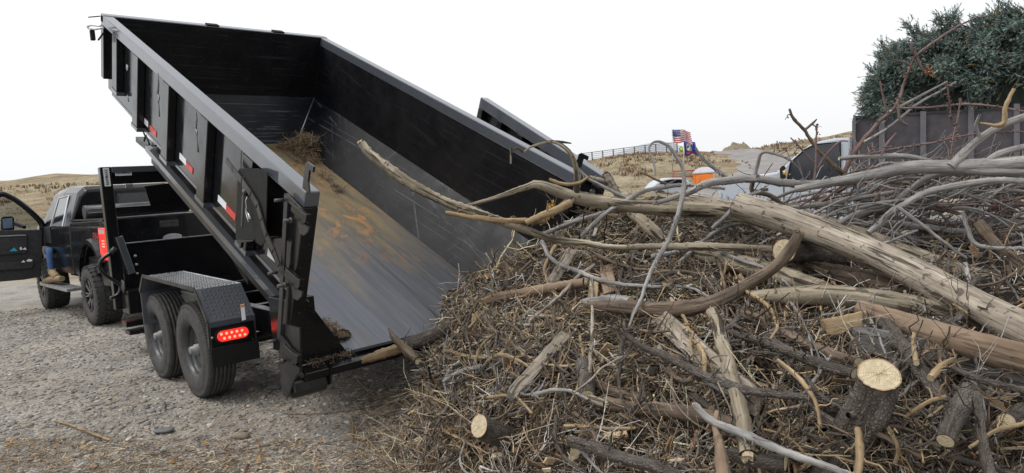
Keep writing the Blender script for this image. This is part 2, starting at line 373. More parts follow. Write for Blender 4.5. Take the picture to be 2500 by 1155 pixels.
V = np.stack([X_, Y_, Z_], -1).reshape(-1, 3); n0, n1 = X_.shape
I = np.arange(n0*n1).reshape(n0, n1)
Q = np.stack([I[:-1, :-1], I[1:, :-1], I[1:, 1:], I[:-1, 1:]], -1).reshape(-1, 4)
def ground_mat():
    m, n, b = newmat('gravel_and_dirt'); v = coord(n)
    big = noise(n, v, .5, 5, .6); mid = noise(n, v, 3, 6, .65); fine = noise(n, v, 45, 5, .7)
    vo = n.nodes.new('ShaderNodeTexVoronoi'); vo.inputs['Scale'].default_value = 55; n.links.new(v, vo.inputs['Vector'])
    vo2 = n.nodes.new('ShaderNodeTexVoronoi'); vo2.inputs['Scale'].default_value = 90; n.links.new(v, vo2.inputs['Vector'])
    dirt = ramp(n, mid, [(.3, (.19, .165, .13)), (.55, (.29, .258, .213)), (.75, (.37, .333, .28))])
    sep = n.nodes.new('ShaderNodeSeparateColor'); n.links.new(vo.outputs['Color'], sep.inputs[0])
    st = ramp(n, sep.outputs[0], [(0, (.13, .125, .118)), (.5, (.22, .212, .20)), (1, (.36, .345, .325))])
    c = mix(n, ramp(n, big, [(.42, .35), (.6, .8)]), dirt, st)
    c = mix(n, .5, c, mix(n, 1.0, c, ramp(n, fine, [(.3, .55), (.7, 1.5)]), 'MULTIPLY'))
    # dry grass away from the yard
    gm = n.nodes.new('ShaderNodeAttribute'); gm.attribute_name = 'grass'
    g = ramp(n, noise(n, coord(n, 'Object', (1, 1, 2)), .55, 8, .7), [(.3, (.165, .125, .075)), (.5, (.245, .205, .13)), (.7, (.32, .275, .19))])
    g = mix(n, ramp(n, noise(n, v, .16, 5, .6), [(.5, 0.0), (.6, .65)]), g, (.165, .105, .062))
    g = mix(n, .6, g, mix(n, 1.0, g, ramp(n, noise(n, v, 5, 6, .8), [(.3, .5), (.7, 1.5)]), 'MULTIPLY'))
    c = mix(n, gm.outputs['Fac'], c, g)
    n.links.new(c, b.inputs['Base Color']); c = mix(n, 1.0, c, ramp(n, noise(n, v, 1.1, 6, .65), [(.3, .62), (.5, 1.0), (.7, 1.15)]), 'MULTIPLY'); n.links.new(c, b.inputs['Base Color'])
    b.inputs['Roughness'].default_value = .9; b.inputs['Specular IOR Level'].default_value = .2
    h = mix(n, .5, vo.outputs['Distance'], fine); bump(n, b, mix(n, .3, h, vo2.outputs['Distance']), .6, .012)
    return m
me = quickmesh('ground', V, Q)
dx, dy = V[:, 0]-C[0], V[:, 1]-C[1]; ss = dx*FH[0]+dy*FH[1]; tt = dx*RH[0]+dy*RH[1]
gr = sm(17, 21, ss+1.2*np.sin(V[:, 0]*.7))*1.0
at = me.attributes.new('grass', 'FLOAT', 'POINT'); at.data.foreach_set('value', gr.astype(np.float32))
M['ground'] = ground_mat()
link('ground', me, None, M['ground'], kind='structure')
# gravel road winding up the slope
def roadmat():
    m, n, b = newmat('gravel_road'); v = coord(n)
    c = ramp(n, noise(n, v, .9, 7, .7), [(.3, (.15, .14, .135)), (.7, (.27, .255, .245))])
    n.links.new(c, b.inputs['Base Color']); b.inputs['Roughness'].default_value = .9; bump(n, b, noise(n, v, 6, 6), .5, .05); return m
rows = [(19, 1560, 2200), (23, 1600, 2150), (28, 1650, 2100), (34, 1745, 2040), (40, 1800, 1990), (46, 1812, 1950), (51, 1800, 1910), (56, 1768, 1870), (60, 1738, 1825), (63, 1720, 1790)]
rr = []
for s0 in np.linspace(19, 63, 60):
    xa = np.interp(s0, [r[0] for r in rows], [r[1] for r in rows]); xb = np.interp(s0, [r[0] for r in rows], [r[2] for r in rows])
    for q in np.linspace(0, 1, 14):
        a = (xa+(xb-xa)*q-1250)/F+.004*math.sin(s0*1.3+q*40)*(q in (0., 1.)); P = C+FH*s0+RH*s0*a; rr.append((P[0], P[1], float(terr(P[0], P[1]))+.05-.09*(q in (0., 1.))))
I = np.arange(60*14).reshape(60, 14); Qr = np.stack([I[:-1, :-1], I[:-1, 1:], I[1:, 1:], I[1:, :-1]], -1).reshape(-1, 4)
link('road', quickmesh('road', np.array(rr), Qr), None, roadmat(), kind='structure')
# far hills, pale with haze put into their colour
hv = []; NH = 120
for i in range(NH):
    a = -1.3+2.7*i/(NH-1); s0 = 620
    # height by direction: pale slope peeps over the near ridge
    px = 1250+F*a
    hh = np.interp(px, [-900, 0, 100, 240, 500, 1300, 1430, 1500, 1580, 1640, 1720, 1850, 3500], [40, 33, 36, 35, 30, 8, 16, 24, 35, 40, 20, 6, 6])+1.2*math.sin(i*.9)
    for k, (ds, f_) in enumerate([(0, -.1), (30, .55), (90, .9), (160, 1.0), (320, .3), (420, -.1)]):
        P = C+FH*(s0+ds)+RH*(s0+ds)*a; hv.append((P[0], P[1], hh*f_))
I = np.arange(NH*6).reshape(NH, 6); Qh = np.stack([I[:-1, :-1], I[:-1, 1:], I[1:, 1:], I[1:, :-1]], -1).reshape(-1, 4)
M['farhill'] = simple('hazed_far_hillside', (.36, .375, .40), .95, var=.1, nscale=.02)
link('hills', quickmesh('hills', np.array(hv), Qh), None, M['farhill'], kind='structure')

# ---------------------------------------------------------------- dump trailer
Z0, BW, BL, BH, CS, CP, WT = .4826, 2.44, 4.567, 1.227, .355, .468, .09
ct, st_ = math.cos(BT), math.sin(BT); FV = 4.1
def B(q): u, v, w_ = q; return np.array([u, v*ct-w_*st_, Z0+v*st_+w_*ct])
def bp(x, y, u=0.0):
    P = onX(x, y, u); yy, zz = P[1], P[2]-Z0; return np.array([u, yy*ct+zz*st_, -yy*st_+zz*ct])
T = thing('dump_trailer', 'black tandem axle dump trailer with its high sided bed tipped up', 'dump trailer', (1.2, 2.0, 0))
def mb(): return MB()
# side walls: thin plates with top rails and posts
for side in (0, 1):
    def U(u): return u if side == 0 else BW-u
    m = mb(); m.box((min(U(.065), U(.09)), 0.0, CP), (max(U(.065), U(.09)), BL, BH-.1), B)
    m.build('side_wall', M['side' if side == 0 else 'inner'], T)
    m = mb(); m.box((min(U(0), U(WT+.005)), -.004, BH-.1), (max(U(0), U(WT+.005)), BL+.01, BH), B); m.build('side_rail', M['rail'], T, bevel=.008)
    # sloped cove panel
    m = mb(); m.hexa([B(q) for q in ((U(.072), 0, CP), (U(.072), BL-.1, CP), (U(.09+CS-.018), FV, -.012), (U(.09+CS-.018), 0, -.012), (U(.09), 0, CP+.003), (U(.09), BL-.1, CP+.003), (U(.09+CS), FV, .003), (U(.09+CS), 0, .003))]); m.build('cove_panel', M['frame' if side == 0 else 'cove'], T)
    # rear corner post and triangular end plate
    m = mb(); m.box((min(U(0), U(.092)), -.006, -.075), (max(U(0), U(.092)), .10, BH-.102), B); m.build('corner_post', M['black'], T, bevel=.005)
    m = mb(); m.prism([(U(.0925), -.002, CP+.02), (U(.0925), -.002, -.02), (U(.09+CS), -.002, -.02), (U(.09+CS), -.002, .0)], (0, .02, 0), B); m.build('corner_gusset', M['black'], T)
# inner front wall: upper plate, lower scuffed plate
m = mb(); m.box((.092, BL-.1, CP+.003), (BW-.092, BL-.075, BH-.004), B); m.build('headboard', M['inner'], T)
m = mb(); m.hexa([B(q) for q in ((.095+CS, FV-.002, -.01), (BW-.095-CS, FV-.002, -.01), (BW-.095-CS, FV+.02, -.01), (.095+CS, FV+.02, -.01), (.093, BL-.1, CP), (BW-.093, BL-.1, CP), (BW-.093, BL-.078, CP), (.093, BL-.078, CP))]); m.build('headboard_kick_plate', M['cove'], T)
m = mb(); m.box((.0, BL-.09, BH-.075), (BW, BL+.014, BH+.006), B); m.build('headboard_rail', M['rail'], T, bevel=.008)
for x0 in (1.0, 1.75):
    m = mb(); m.box((x0, BL-.1, BH+.008), (x0+.13, BL-.02, BH+.024), B); m.build('tarp_bracket', M['flat'], T, bevel=.003)
m = mb(); m.tube([B((BW-.095, BL-.105, CP-.0)), B((BW-.092-CS, FV-.004, .008))], .009, 6); m.build('weld_bead', M['steel'], T)
for x0 in (.0, BW-.09):
    m = mb(); m.box((x0, BL-.09, CP+.12), (x0+.09, BL+.01, BH-.102), B); m.build('front_corner_angle', M['black'], T, bevel=.005)
# floor
m = mb(); m.box((.09+CS-.02, -.0, -.012), (BW-.09-CS+.02, FV, .0), B); m.build('bed_floor', M['floor'], T)
# rear beam with its shelf
m = mb(); m.box((.0925, -.105, -.088), (BW-.0925, -.008, -.022), B); m.build('rear_beam', M['black'], T, bevel=.008)
m = mb(); m.box((.09+CS-.02, -.03, -.014), (BW-.09-CS+.02, -.004, .002), B); m.build('floor_lip', M['cove'], T)
# side posts on the left: channel with a light outer face and a deep rear face
def post(px, yt, yb, wd, side=0):
    a = bp(px, yb, 0); v0 = a[1]; w0 = a[2]
    m = mb(); U = (lambda u: u) if side == 0 else (lambda u: BW-u)
    x0, x1 = sorted((U(0.004), U(.064)))
    m.box((x0, v0, w0), (x1, v0+wd, BH-.102), B); return m
vw = [bp(318, 288), bp(392, 370), bp(486, 468)]
posts = [4.15, 3.46, 2.60, 1.72, .90]
for i, v0 in enumerate(posts):
    w0 = .47 if i else .60
    m = mb(); m.box((.0, v0-.16, w0), (.064, v0, BH-.102), B); o = m.build('side_post', M['black'], T, bevel=.006)
    m = mb(); m.box((-.004, v0-.175, w0-.035), (.075, v0+.015, w0-.001), B); m.build('post_shoe', M['rail'], o)
    m = mb(); m.box((BW-.064, v0-.16, .47), (BW, v0, BH-.102), B); m.build('side_post', M['black'], T, bevel=.006)
for (px, py) in ((311, 165), (387, 238), (479, 322)):       # tie-down holes
    q = bp(px, py, -.002); m = mb(); m.tube([B(q+np.array([0, d*.03, h*.05])) for d, h in ((-.5, .5), (-.6, -.2), (0, -.55), (.6, -.2), (.5, .5))], .006, 6); m.build('tie_down_ring', M['steel'], T)
for (pts_) in ([(385, 178), (387, 205), (384, 232), (388, 262), (389, 285)], [(477, 266), (480, 290), (477, 318), (482, 345), (483, 372)], [(311, 232), (314, 248)]):
    m = mb(); q = [B(bp(x, y, -.001)) for x, y in pts_]; m.tube(q, [.004+.003*((i*7) % 3) for i in range(len(q))], 5); m.build('scraped_paint', simple('scraped_paint', (.22, .23, .24), .6, var=.6, nscale=60), T)
# lower skirt and slide rails of the bed
m = mb(); m.box((.06, .0, CP-.03), (.115, BL-.15, CP-.002), B); m.build('lower_side_rail', M['rail'], T, bevel=.004)
m = mb(); m.box((.36, .05, -.20), (.44, FV, -.014), B); m.box((BW-.44, .05, -.20), (BW-.36, FV, -.014), B); m.build('bed_frame_rail', M['frame'], T, bevel=.006)
m = mb(); m.box((.30, .05, -.06), (.355, FV, -.002), B); m.build('bed_frame_lip', M['rail'], T)
for k in range(8):
    v0 = .35+k*.5; m = mb(); m.box((.45, v0, -.1), (BW-.45, v0+.05, -.014), B); m.build('bed_crossmember', M['frame'], T)
# reflective tape pieces
for (a, b_, c) in (((353, 283), (362, 298), 'w'), ((366, 300), (382, 322), 'r'), ((439, 371), (455, 390), 'w'), ((455, 390), (471, 411), 'r'), ((533, 474), (553, 497), 'w'), ((553, 497), (576, 524), 'r')):
    p0, p1 = bp(*a, .063), bp(*b_, .063); hgt = .052
    m = mb(); m.box((.0605, p1[1], p1[2]-hgt), (.0640, p0[1]-.002, p0[2] if 0 else p1[2]), B); m.build('reflective_tape', M['tapewhite' if c == 'w' else 'red'], T)
for (x0, y0, x1, y1, c) in ((655, 605, 672, 640, 'w'), (694, 640, 705, 672, 'r')):
    p0, p1 = bp(x0, y0, .063), bp(x1, y1, .063)
    m = mb(); m.prism([(.0605, p0[1], p0[2]), (.0605, p0[1], p0[2]-.06), (.0605, p1[1], p1[2]-.0)], (.003, 0, 0), B); m.build('reflective_tape', M['tapewhite' if c == 'w' else 'red'], T)
# tarp arm guard plate with slot, curved arm and safety pin
def plate(pts, u, th, name, mat, parent=T, bevel=0):
    poly = [bp(x, y, u) for x, y in pts]; m = mb(); m.prism([np.array([u, q[1], q[2]]) for q in poly], (th, 0, 0), B); return m.build(name, mat, parent, bevel=bevel)
pl = plate([(588, 411), (583, 418), (577, 580), (581, 585), (617, 585), (640, 600), (650, 588), (655, 420), (630, 411)], -.03, -.006, 'latch_mount_plate', M['flat'])
plate([(595, 430), (593, 440), (588, 552), (592, 554), (597, 440), (598, 430)], -.0375, -.002, 'plate_slot', M['frame'], pl)
path = [(553, 391), (568, 412), (590, 441), (612, 472), (628, 500), (638, 535), (650, 575), (668, 610), (680, 645)]
m = mb(); q = [B(bp(x, y, -.05)) for x, y in path]
for a, b_ in zip(q[:-1], q[1:]): m.bar(a, b_+(b_-a)*.08, .008, .045, (0, 1, .2))
m.build('tarp_arm', M['frame'], T)
m = mb(); c_ = B(bp(598, 470, -.05)); m.lathe([(.0, -.01), (.022, -.01), (.022, .012), (.0, .012)], c_, (1, 0, 0), 14); m.build('arm_pivot', M['black'], T)
m = mb(); q = [B(bp(x, y, -.062)) for x, y in ((604, 481), (600, 490), (602, 505), (600, 516), (603, 528), (607, 542))]; m.tube(q, .0045, 6); q = [B(bp(x, y, -.062)) for x, y in ((602, 515), (608, 525), (612, 533), (609, 535), (604, 518))]; m.tube(q, .003, 6)
m.build('safety_pin_chain', M['chrome'], T)
plate([(592, 586), (590, 606), (594, 604), (596, 591), (625, 588), (625, 585)], -.03, -.02, 'plate_hook', M['black'])
m = mb(); q = [B(bp(589, 318, .055)), B(bp(588, 410, .055))]; m.tube(q, .004, 6); m.build('hose_line', M['steel'], T)
# tailgate latch linkage on the left corner
q = [B(bp(700, 480, -.03)), B(bp(682, 822, -.03))]; m = mb(); m.bar(q[0], q[1], .012, .05, (0, 1, 0)); m.build('latch_bar', M['frame'], T, bevel=.003)
for (x, y, dx_) in ((738, 535, 0), (722, 693, 0), (716, 878, 0)):
    plate([(x-14, y-40), (x+10, y-18), (x+22, y-12), (x+20, y+6), (x+14, y+12), (x-6, y-10), (x-17, y-22)], -.02, -.03, 'latch_cam', M['black'], bevel=.003)
    plate([(x-16, y-10), (x+2, y+2), (x+4, y+14), (x+10, y+12), (x+20, y+20), (x+18, y+30), (x+8, y+40), (x-2, y+34), (x-6, y+10)], -.028, -.012, 'latch_hook', M['frame'])
    m = mb(); P = B(bp(x-18, y+2, -.03)); m.tube([P, P+np.array([-.07, 0, 0])], .011, 8); m.lathe([(.0, 0), (.018, 0), (.018, .012), (0, .012)], P+np.array([-.03, 0, 0]), (1, 0, 0), 6); m.build('latch_bolt', M['darksteel'], T)
for (xa, ya, xb, yb) in ((700, 478, 735, 515), (683, 655, 722, 690), (683, 820, 716, 865)):
    plate([(xa-2, ya-6), (xa+4, ya-6), (xb+4, yb-4), (xb, yb+4), (xa-3, ya+6)], -.024, -.01, 'link_arm', M['frame'])
    m = mb(); P = B(bp(xa-6, ya+10, -.03)); m.tube([P, P+np.array([-.06, 0, 0])], .01, 8); m.build('link_bolt', M['darksteel'], T)
for xx, uu in ((736, 0.01), (1404, BW-.07)):               # hooks that stand on the rail ends
    m = mb(); v0 = .06
    pr = [(0, .0), (.0, .15), (-.02, .17), (-.10, .17), (-.10, .135), (-.055, .135), (-.055, .06), (-.085, .0)]
    if uu < 1: pr = [(a, h) for a, h in pr]
    m.prism([(uu, v0+a, BH+h) for a, h in pr], (.012, 0, 0), B); m.build('gate_catch', M['black'], T)
# dirty side plate and bumper tube under the rear corner
plate([(693, 790), (735, 800), (738, 905), (722, 925), (706, 968), (694, 962), (690, 930)], .0, -.012, 'corner_skirt', M['frame'])
A_ = B((.02, -.12, -.135)); P0 = onX(706, 950, .02)
m = mb(); yb_, zb_ = P0[1], P0[2]
m.prism([(.015, -.03, .262), (.015, .06, .258), (.015, .10, .31), (.015, .09, .385), (.015, -.05, .385), (.015, -.06, .31)], (.25, 0, 0)); m.build('bumper_tube', M['frame'], T, bevel=.02)
m = mb(); m.prism([(.27, -.05, .30), (.27, .06, .28), (.27, .12, .44), (.27, -.10, .44)], (.015, 0, 0)); m.build('hinge_lug', M['black'], T)
# open swing gate folded along the right side
GA = math.atan2(3.056-2.612, 2.149+.058); GLn = 2.25
def G3(q):   # gate frame: along, out, up
    a, o_, h = q; return B((2.60+a*math.sin(GA)+o_*math.cos(GA), -.06+a*math.cos(GA)-o_*math.sin(GA), h))
m = mb(); m.box((0, 0, BH-.11), (GLn, .09, BH), G3); m.build('swing_gate_rail', M['rail'], T, bevel=.006)
m = mb(); m.box((.02, .06, .05), (GLn-.02, .085, BH-.11), G3); m.build('swing_gate_panel', M['black'], T)
for k in range(6):
    a0 = (GLn-.1)*k/5; m = mb(); m.box((a0, .0, .02), (a0+.1, .059, BH-.112), G3); m.build('gate_rib', M['black'], T, bevel=.005)
m = mb(); m.box((0, 0, -.05), (GLn, .09, .02), G3); m.build('gate_bottom_rail', M['rail'], T, bevel=.006)
for w_ in (.2, .65, 1.0):
    m = mb(); m.box((BW-.02, -.06, w_), (2.66, -.03, w_+.05), B); m.tube([B((BW+.1, -.05, w_-.03)), B((BW+.1, -.05, w_+.1))], .022, 10); m.build('gate_hinge', M['black'], T)
# front left tarp lock
m = mb(); a = B((-.02, BL-.03, BH-.02)); b_ = onX(218, 42, -.15); m.bar(a, b_, .02, .01); m.build('tarp_bow_end', M['flat'], T)
m = mb(); q = [onX(x, y, -.1) for x, y in ((252, 68), (232, 72), (216, 70), (213, 65), (222, 62), (246, 64))]; m.tube(q, .009, 6); m.build('lock_shackle', M['steel'], T)
m = mb(); q = onX(226, 86, -.1); m.box(q-np.array([.02, .025, .05]), q+np.array([.02, .025, .05])); m.build('padlock', M['flat'], T, bevel=.006)
m = mb(); m.bar(onX(253, 80, -.06), onX(240, 98, -.08), .012, .012); m.build('lock_strap', M['flat'], T)
# chassis
RX = .34
for x in (RX, BW-RX-.08):
    m = mb(); m.box((x, .55, .50), (x+.08, 4.7, .70)); m.build('frame_rail', M['black'], T, bevel=.006)
for y in (.56, 1.5, 2.4, 3.3, 4.2):
    m = mb(); m.box((RX+.08, y, .54), (BW-RX-.08, y+.08, .68)); m.build('frame_crossmember', M['black'], T)
m = mb(); m.box((RX-.15, .30, .47), (RX+.05, .62, .86)); m.build('fender_bracket', M['black'], T, bevel=.004)
m = mb(); m.box((RX+.2, .5, .62), (1.3, .62, .69)); m.build('wooden_block', M['lumber'], T)
for y in (1.56, 2.543):
    m = mb(); m.tube([(.1, y, .395), (BW-.1, y, .395)], .045, 10); m.build('axle', M['frame'], T)
m = mb(); m.tube([(1.05, 2.2, .62), B((1.05, 3.6, -.15))], .06, 12); m.tube([(1.05, 2.2, .62), (1.05, 2.2, .62)+(B((1.05, 3.6, -.15))-np.array([1.05, 2.2, .62]))*.55], .08, 12)
m.build('hydraulic_cylinder', M['frame'], T)
m = mb(); m.bar(onX(555, 598, .75), onX(611, 689, .75), .05, .06); m.build('hoist_arm', M['black'], T)
m = mb(); m.bar(onX(560, 596, .95), onX(632, 700, .95), .04, .06); m.build('hoist_arm', M['black'], T)
# fenders
Xo, Xi = -.145, .20
def fy(x, y, X=Xo): P = onX(x, y, X); return (P[1], P[2])
prof = [fy(345, 790), fy(342, 712), fy(349, 674), fy(476, 707), fy(507, 788), fy(513, 850)]
prof[0] = (prof[1][0]+.0, prof[0][1])
for side in (0, 1):
    XX = (lambda x: x) if side == 0 else (lambda x: BW-x)
    m = mb(); n_ = len(prof); th = .012
    for (a, b_) in zip(prof[:-1], prof[1:]):
        a = np.array(a); b_ = np.array(b_); d = b_-a; nn = np.array([-d[1], d[0]])/np.linalg.norm(d)*th
        if nn[1] > 0: nn = -nn
        q = [(XX(Xo), *a), (XX(Xo), *b_), (XX(Xo), *(b_+nn)), (XX(Xo), *(a+nn))]
        m.prism(q, (XX(Xi)-XX(Xo), 0, 0))
    # rolled outer lip
    fo = m.build('fender', M['rail'], T)
    m = mb()
    for (a, b_) in zip(prof[:-1], prof[1:]): m.bar((XX(Xo-.004), *a), (XX(Xo-.004), *b_), .008, .03)
    m.build('fender_lip', M['frame'], fo)
    if side == 0:
        # raised tread bars
        m = mb(); tot = 0
        for (a, b_) in zip(prof[1:-1], prof[2:]):
            a = np.array(a); b_ = np.array(b_); d = b_-a; Ls = np.linalg.norm(d); d /= Ls; nn = np.array([-d[1], d[0]])
            if nn[1] < 0 or (abs(nn[1]) < .3 and nn[0] > 0): nn = -nn
            if abs(nn[1]) < .3: nn = np.array([-abs(nn[0]), nn[1]])
            ks = int(Ls/.032)
            for i in range(1, ks):
                for j in range(1, 11):
                    c2 = a+d*(i*Ls/ks); x = Xo+.03*j+.008; sg = 1 if (i+j) % 2 else -1
                    t_ = np.array([sg*.011, *(d*.011)]); o_ = np.array([-sg*.003, *(d*.003)]); cc = np.array([x, *(c2+nn*.001)]); up = np.array([0, *(nn*.0045)])
                    p4 = [cc-t_, cc+o_, cc+t_, cc-o_]; m.add([p+0 for p in p4]+[cc+up], [(0, 1, 4), (1, 2, 4), (2, 3, 4), (3, 0, 4)])
        m.build('tread_pattern', M['treadbar'], fo, kind='stuff')
# tail lamp box, lit oval lamp, blanked plate
pc = fy(512, 822); ye, ze = pc
def lampbox(side):
    XX = (lambda x: x) if side == 0 else (lambda x: BW-x)
    y0 = prof[-1][0]; zt = prof[-2][1]-.03; zb = prof[-1][1]
    m = mb(); x0, x1 = sorted((XX(Xo), XX(Xi-.02))); m.box((x0, y0-.035, zb), (x1, y0-.004, zb+.15)); lb = m.build('lamp_box', M['black'], T, bevel=.004)
    cx_, cz_ = (x0+x1)/2+(-.005 if side == 0 else .005), zb+.078
    def stad(w2, h2, yy, nn=20):
        pts = []
        for k in range(nn+1): t = -math.pi/2+math.pi*k/nn; pts.append((cx_+w2-h2+h2*math.cos(t), yy, cz_+h2*math.sin(t)))
        for k in range(nn+1): t = math.pi/2+math.pi*k/nn; pts.append((cx_-w2+h2+h2*math.cos(t), yy, cz_+h2*math.sin(t)))
        return pts
    m = mb(); m.prism(stad(.132, .052, y0-.035), (0, -.008, 0)); m.build('lamp_grommet', M['flat'], lb)
    m = mb(); m.prism(stad(.115, .040, y0-.043), (0, -.01, 0)); ln = m.build('tail_lamp_lens', M['lens'], lb, bevel=.003)
    m = mb()
    for r_, off, cnt in ((.017, 0, 5), (-.017, .5, 5)):
        for k in range(cnt): m.lathe([(.0105, 0), (.0085, -.003), (0, -.004)], (cx_+(k-2+off-.25)*.038, y0-.053, cz_+r_), (0, 1, 0), 10)
    m.build('lamp_led', M['led'], lb)
    m = mb(); m.lathe([(.0, -.006), (.008, -.006), (.01, 0)], (x0+.012, y0-.035, cz_), (0, 1, 0), 10); m.build('box_screw', M['steel'], lb)
    m = mb(); m.box((x0-.01, y0-.045, zb-.145), (x1+.02, y0-.037, zb-.002)); m.build('blank_plate', M['flat'], T, bevel=.004)
lampbox(0); lampbox(1)
q = fy(584, 742, RX-.15); m = mb(); zs = onY(592, 745, .298)
a, b_, c_, d_ = [onY(x, y, .298) for x, y in ((587, 744), (596, 742), (600, 780), (591, 783))]
m.prism([a, b_, c_, d_], (0, -.002, 0)); wl = m.build('warning_label', M['white'], T)
a, b_, c_, d_ = [onY(x, y, .2955) for x, y in ((587.3, 745), (596, 743), (596.6, 749), (588, 751))]
m = mb(); m.prism([a, b_, c_, d_], (0, -.001, 0)); m.build('label_band', M['amber'], wl)
# wheels
def trailer_wheel(x_out, sgn, y):
    r, wd = .395, .235; W_ = thing  # tyre axis along X; sgn -1: outer face towards -X
    ax = np.array([-sgn, 0, 0.]); o = np.array([x_out, y, r])      # 'along' grows inwards
    wh = mb(); wh.lathe([(.05, .09), (.1, .085), (.13, .075), (.16, .075), (.185, .085), (.20, .06), (.212, .03), (.218, .016), (.21, .018), (.2, .05), (.195, .2), (.21, .225)], o, ax, 48)
    wheel = wh.build('wheel', M['rim'], T)
    pr = [(.212, .018), (.222, .006), (.26, -.004), (.30, -.006), (.335, .0), (.352, .008), (.356, .004), (.372, .012), (.386, .022)]
    for g in range(6):
        a0 = .03+g*.031; pr += [(.394-.0025*abs(g-2.5)/2.5, a0), (.395-.0025*abs(g-2.5)/2.5, a0+.024)]
        if g < 5: pr += [(.381, a0+.0245), (.381, a0+.0305)]
    pr += [(.384, wd-.018), (.35, wd-.0), (.30, wd+.005), (.25, wd), (.212, wd-.015)]
    t = mb(); t.lathe(pr, o, ax, 72)
    n_ = 72; me_t = None
    ty = t.build('tyre', M['rubberdust'], wheel)
    t = mb()          # shoulder lugs
    for k in range(96):
        a = 2*math.pi*k/96; e = np.array([0, math.cos(a), math.sin(a)]); tn = np.array([0, -math.sin(a), math.cos(a)])
        p = o+ax*.016+e*.374; t.bar(p, p+e*.017+ax*.010, .013, .006, tn)
    t.build('shoulder_lug', M['rubber'], ty, kind='stuff')
    h = mb(); h.lathe([(0, -.005), (.026, -.005), (.032, .0), (.034, .03), (.045, .035), (.047, .09)], o, ax, 24); h.build('hub', M['hubgrey'], wheel)
    for k in range(8):
        h = mb(); a = 2*math.pi*k/8+.2; e = np.array([0, math.cos(a), math.sin(a)]); h.lathe([(.0, -.002), (.017, -.002), (.018, .004)], o+ax*.076+e*.148, ax, 12); h.build('rim_hole_shade', M['flat'], wheel)  # black discs stand for the shade inside the rim holes
    for k in range(8):
        h = mb(); a = 2*math.pi*k/8; e = np.array([0, math.cos(a), math.sin(a)]); h.lathe([(.0, -.014), (.009, -.014), (.011, .0), (.011, .01)], o+ax*.088+e*.078, ax, 6); h.build('lug_nut', M['darksteel'], wheel)
for y in (1.56, 2.543): trailer_wheel(-.104, -1, y); trailer_wheel(BW+.104, 1, y)
# front frame (gantry), plates, brace, deck box, jack
GY = 4.42
m = mb(); m.box((0, GY, .45), (.115, GY+.1, 2.055)); m.build('front_post', M['black'], T, bevel=.006)
m = mb(); m.box((BW-.115, GY, .45), (BW, GY+.1, 2.055)); m.build('front_post', M['black'], T, bevel=.006)
m = mb(); m.box((.117, GY+.004, 1.99), (BW-.117, GY+.09, 2.056)); m.build('front_top_bar', M['rail'], T, bevel=.004)
m = mb(); m.box((.117, GY+.03, 1.86), (BW-.117, GY+.04, 1.988)); m.build('front_plate', M['black'], T)
zc = onY(292, 506, GY)[2]
m = mb(); m.box((.117, GY+.02, zc-.085), (BW-.117, GY+.08, zc)); m.build('front_mid_bar', M['black'], T, bevel=.004)
zd = onY(304, 596, GY-.02)[2]
m = mb(); m.box((.117, GY-.02, .66), (BW-.117, GY+.0, zd)); dp = m.build('front_deck_plate', M['black'], T, bevel=.003)
m = mb(); m.box((.117, GY-.03, zd+.001), (BW-.117, GY+.012, zd+.012)); m.build('plate_flange', M['steel'], dp)
m = mb()
for q in ((330, 625), (333, 646), (335, 668)):
    P = onY(*q, GY-.022); m.lathe([(0, -.012), (.016, -.01), (.018, 0)], P, (0, 1, 0), 10)
m.build('plate_bolt', M['steel'], dp)
m = mb(); m.bar(onY(290, 578, GY-.05), onY(322, 668, GY-.05), .05, .07); m.build('post_brace', M['rail'], T, bevel=.004)
for z in (.66, .56):
    m = mb(); m.box((.25, 3.4, z-.03), (BW-.25, 3.48, z+.03)); m.build('front_crossmember', M['frame'], T)
# view panels on the front frame (dark bracket with openings)
m = mb(); a, b_, c_, d_ = [onY(x, y, GY+.045) for x, y in ((352, 455), (470, 440), (470, 500), (368, 502))]; m.prism([a, b_, c_, d_], (0, .01, 0)); m.build('battery_bracket', M['black'], T)
m = mb(); m.box(onY(305, 450, GY)+np.array([0, -.03, 0]), onY(324, 458, GY)+np.array([0, 0, .0])+np.array([0, 0, .0])); m.build('wiring_clip', M['steel'], T)
for k, q in enumerate([((268, 410), (279, 454), True), ((280, 415), (322, 428), False)]):
    (x0, y0), (x1, y1), vert = q; yy = GY-.004 if vert else GY+.028
    a, b_ = onY(x0, y0, yy), onY(x1, y1, yy)
    if vert: a = np.array([.030, yy, a[2]]); b_ = np.array([.090, yy, b_[2]])
    m = mb(); m.box((min(a[0], b_[0]), yy, min(a[2], b_[2])), (max(a[0], b_[0]), yy+.003, max(a[2], b_[2]))); np_ = m.build('name_plate', M['white'], T)
    ww, hh = abs(b_[0]-a[0]), abs(b_[2]-a[2])
    cv = bpy.data.curves.new('lettering', 'FONT'); cv.body = 'RAWMAXX'; cv.align_x = 'CENTER'; cv.align_y = 'CENTER'; cv.size = (ww if vert else hh)*.74; cv.extrude = .0006; cv.space_character = 1.05; cv.offset = .0008
    # first letters of both halves a little larger
    for i_, ch in enumerate(cv.body_format): pass
    to = link('lettering', textmesh(cv, 'lettering', None), np_, M['decal']); L0 = max(ww, hh); lw_ = max(v.co.x for v in to.data.vertices)-min(v.co.x for v in to.data.vertices)
    to.location = ((a[0]+b_[0])/2, yy-.003, (a[2]+b_[2])/2)
    to.rotation_euler = (math.pi/2, (-math.pi/2 if vert else 0), 0)
    to.scale = (L0*.86/lw_, 1, 1)
jp = [(273, 616), (249, 633), (243, 649), (253, 668), (288, 692), (294, 703), (288, 719), (269, 729)]
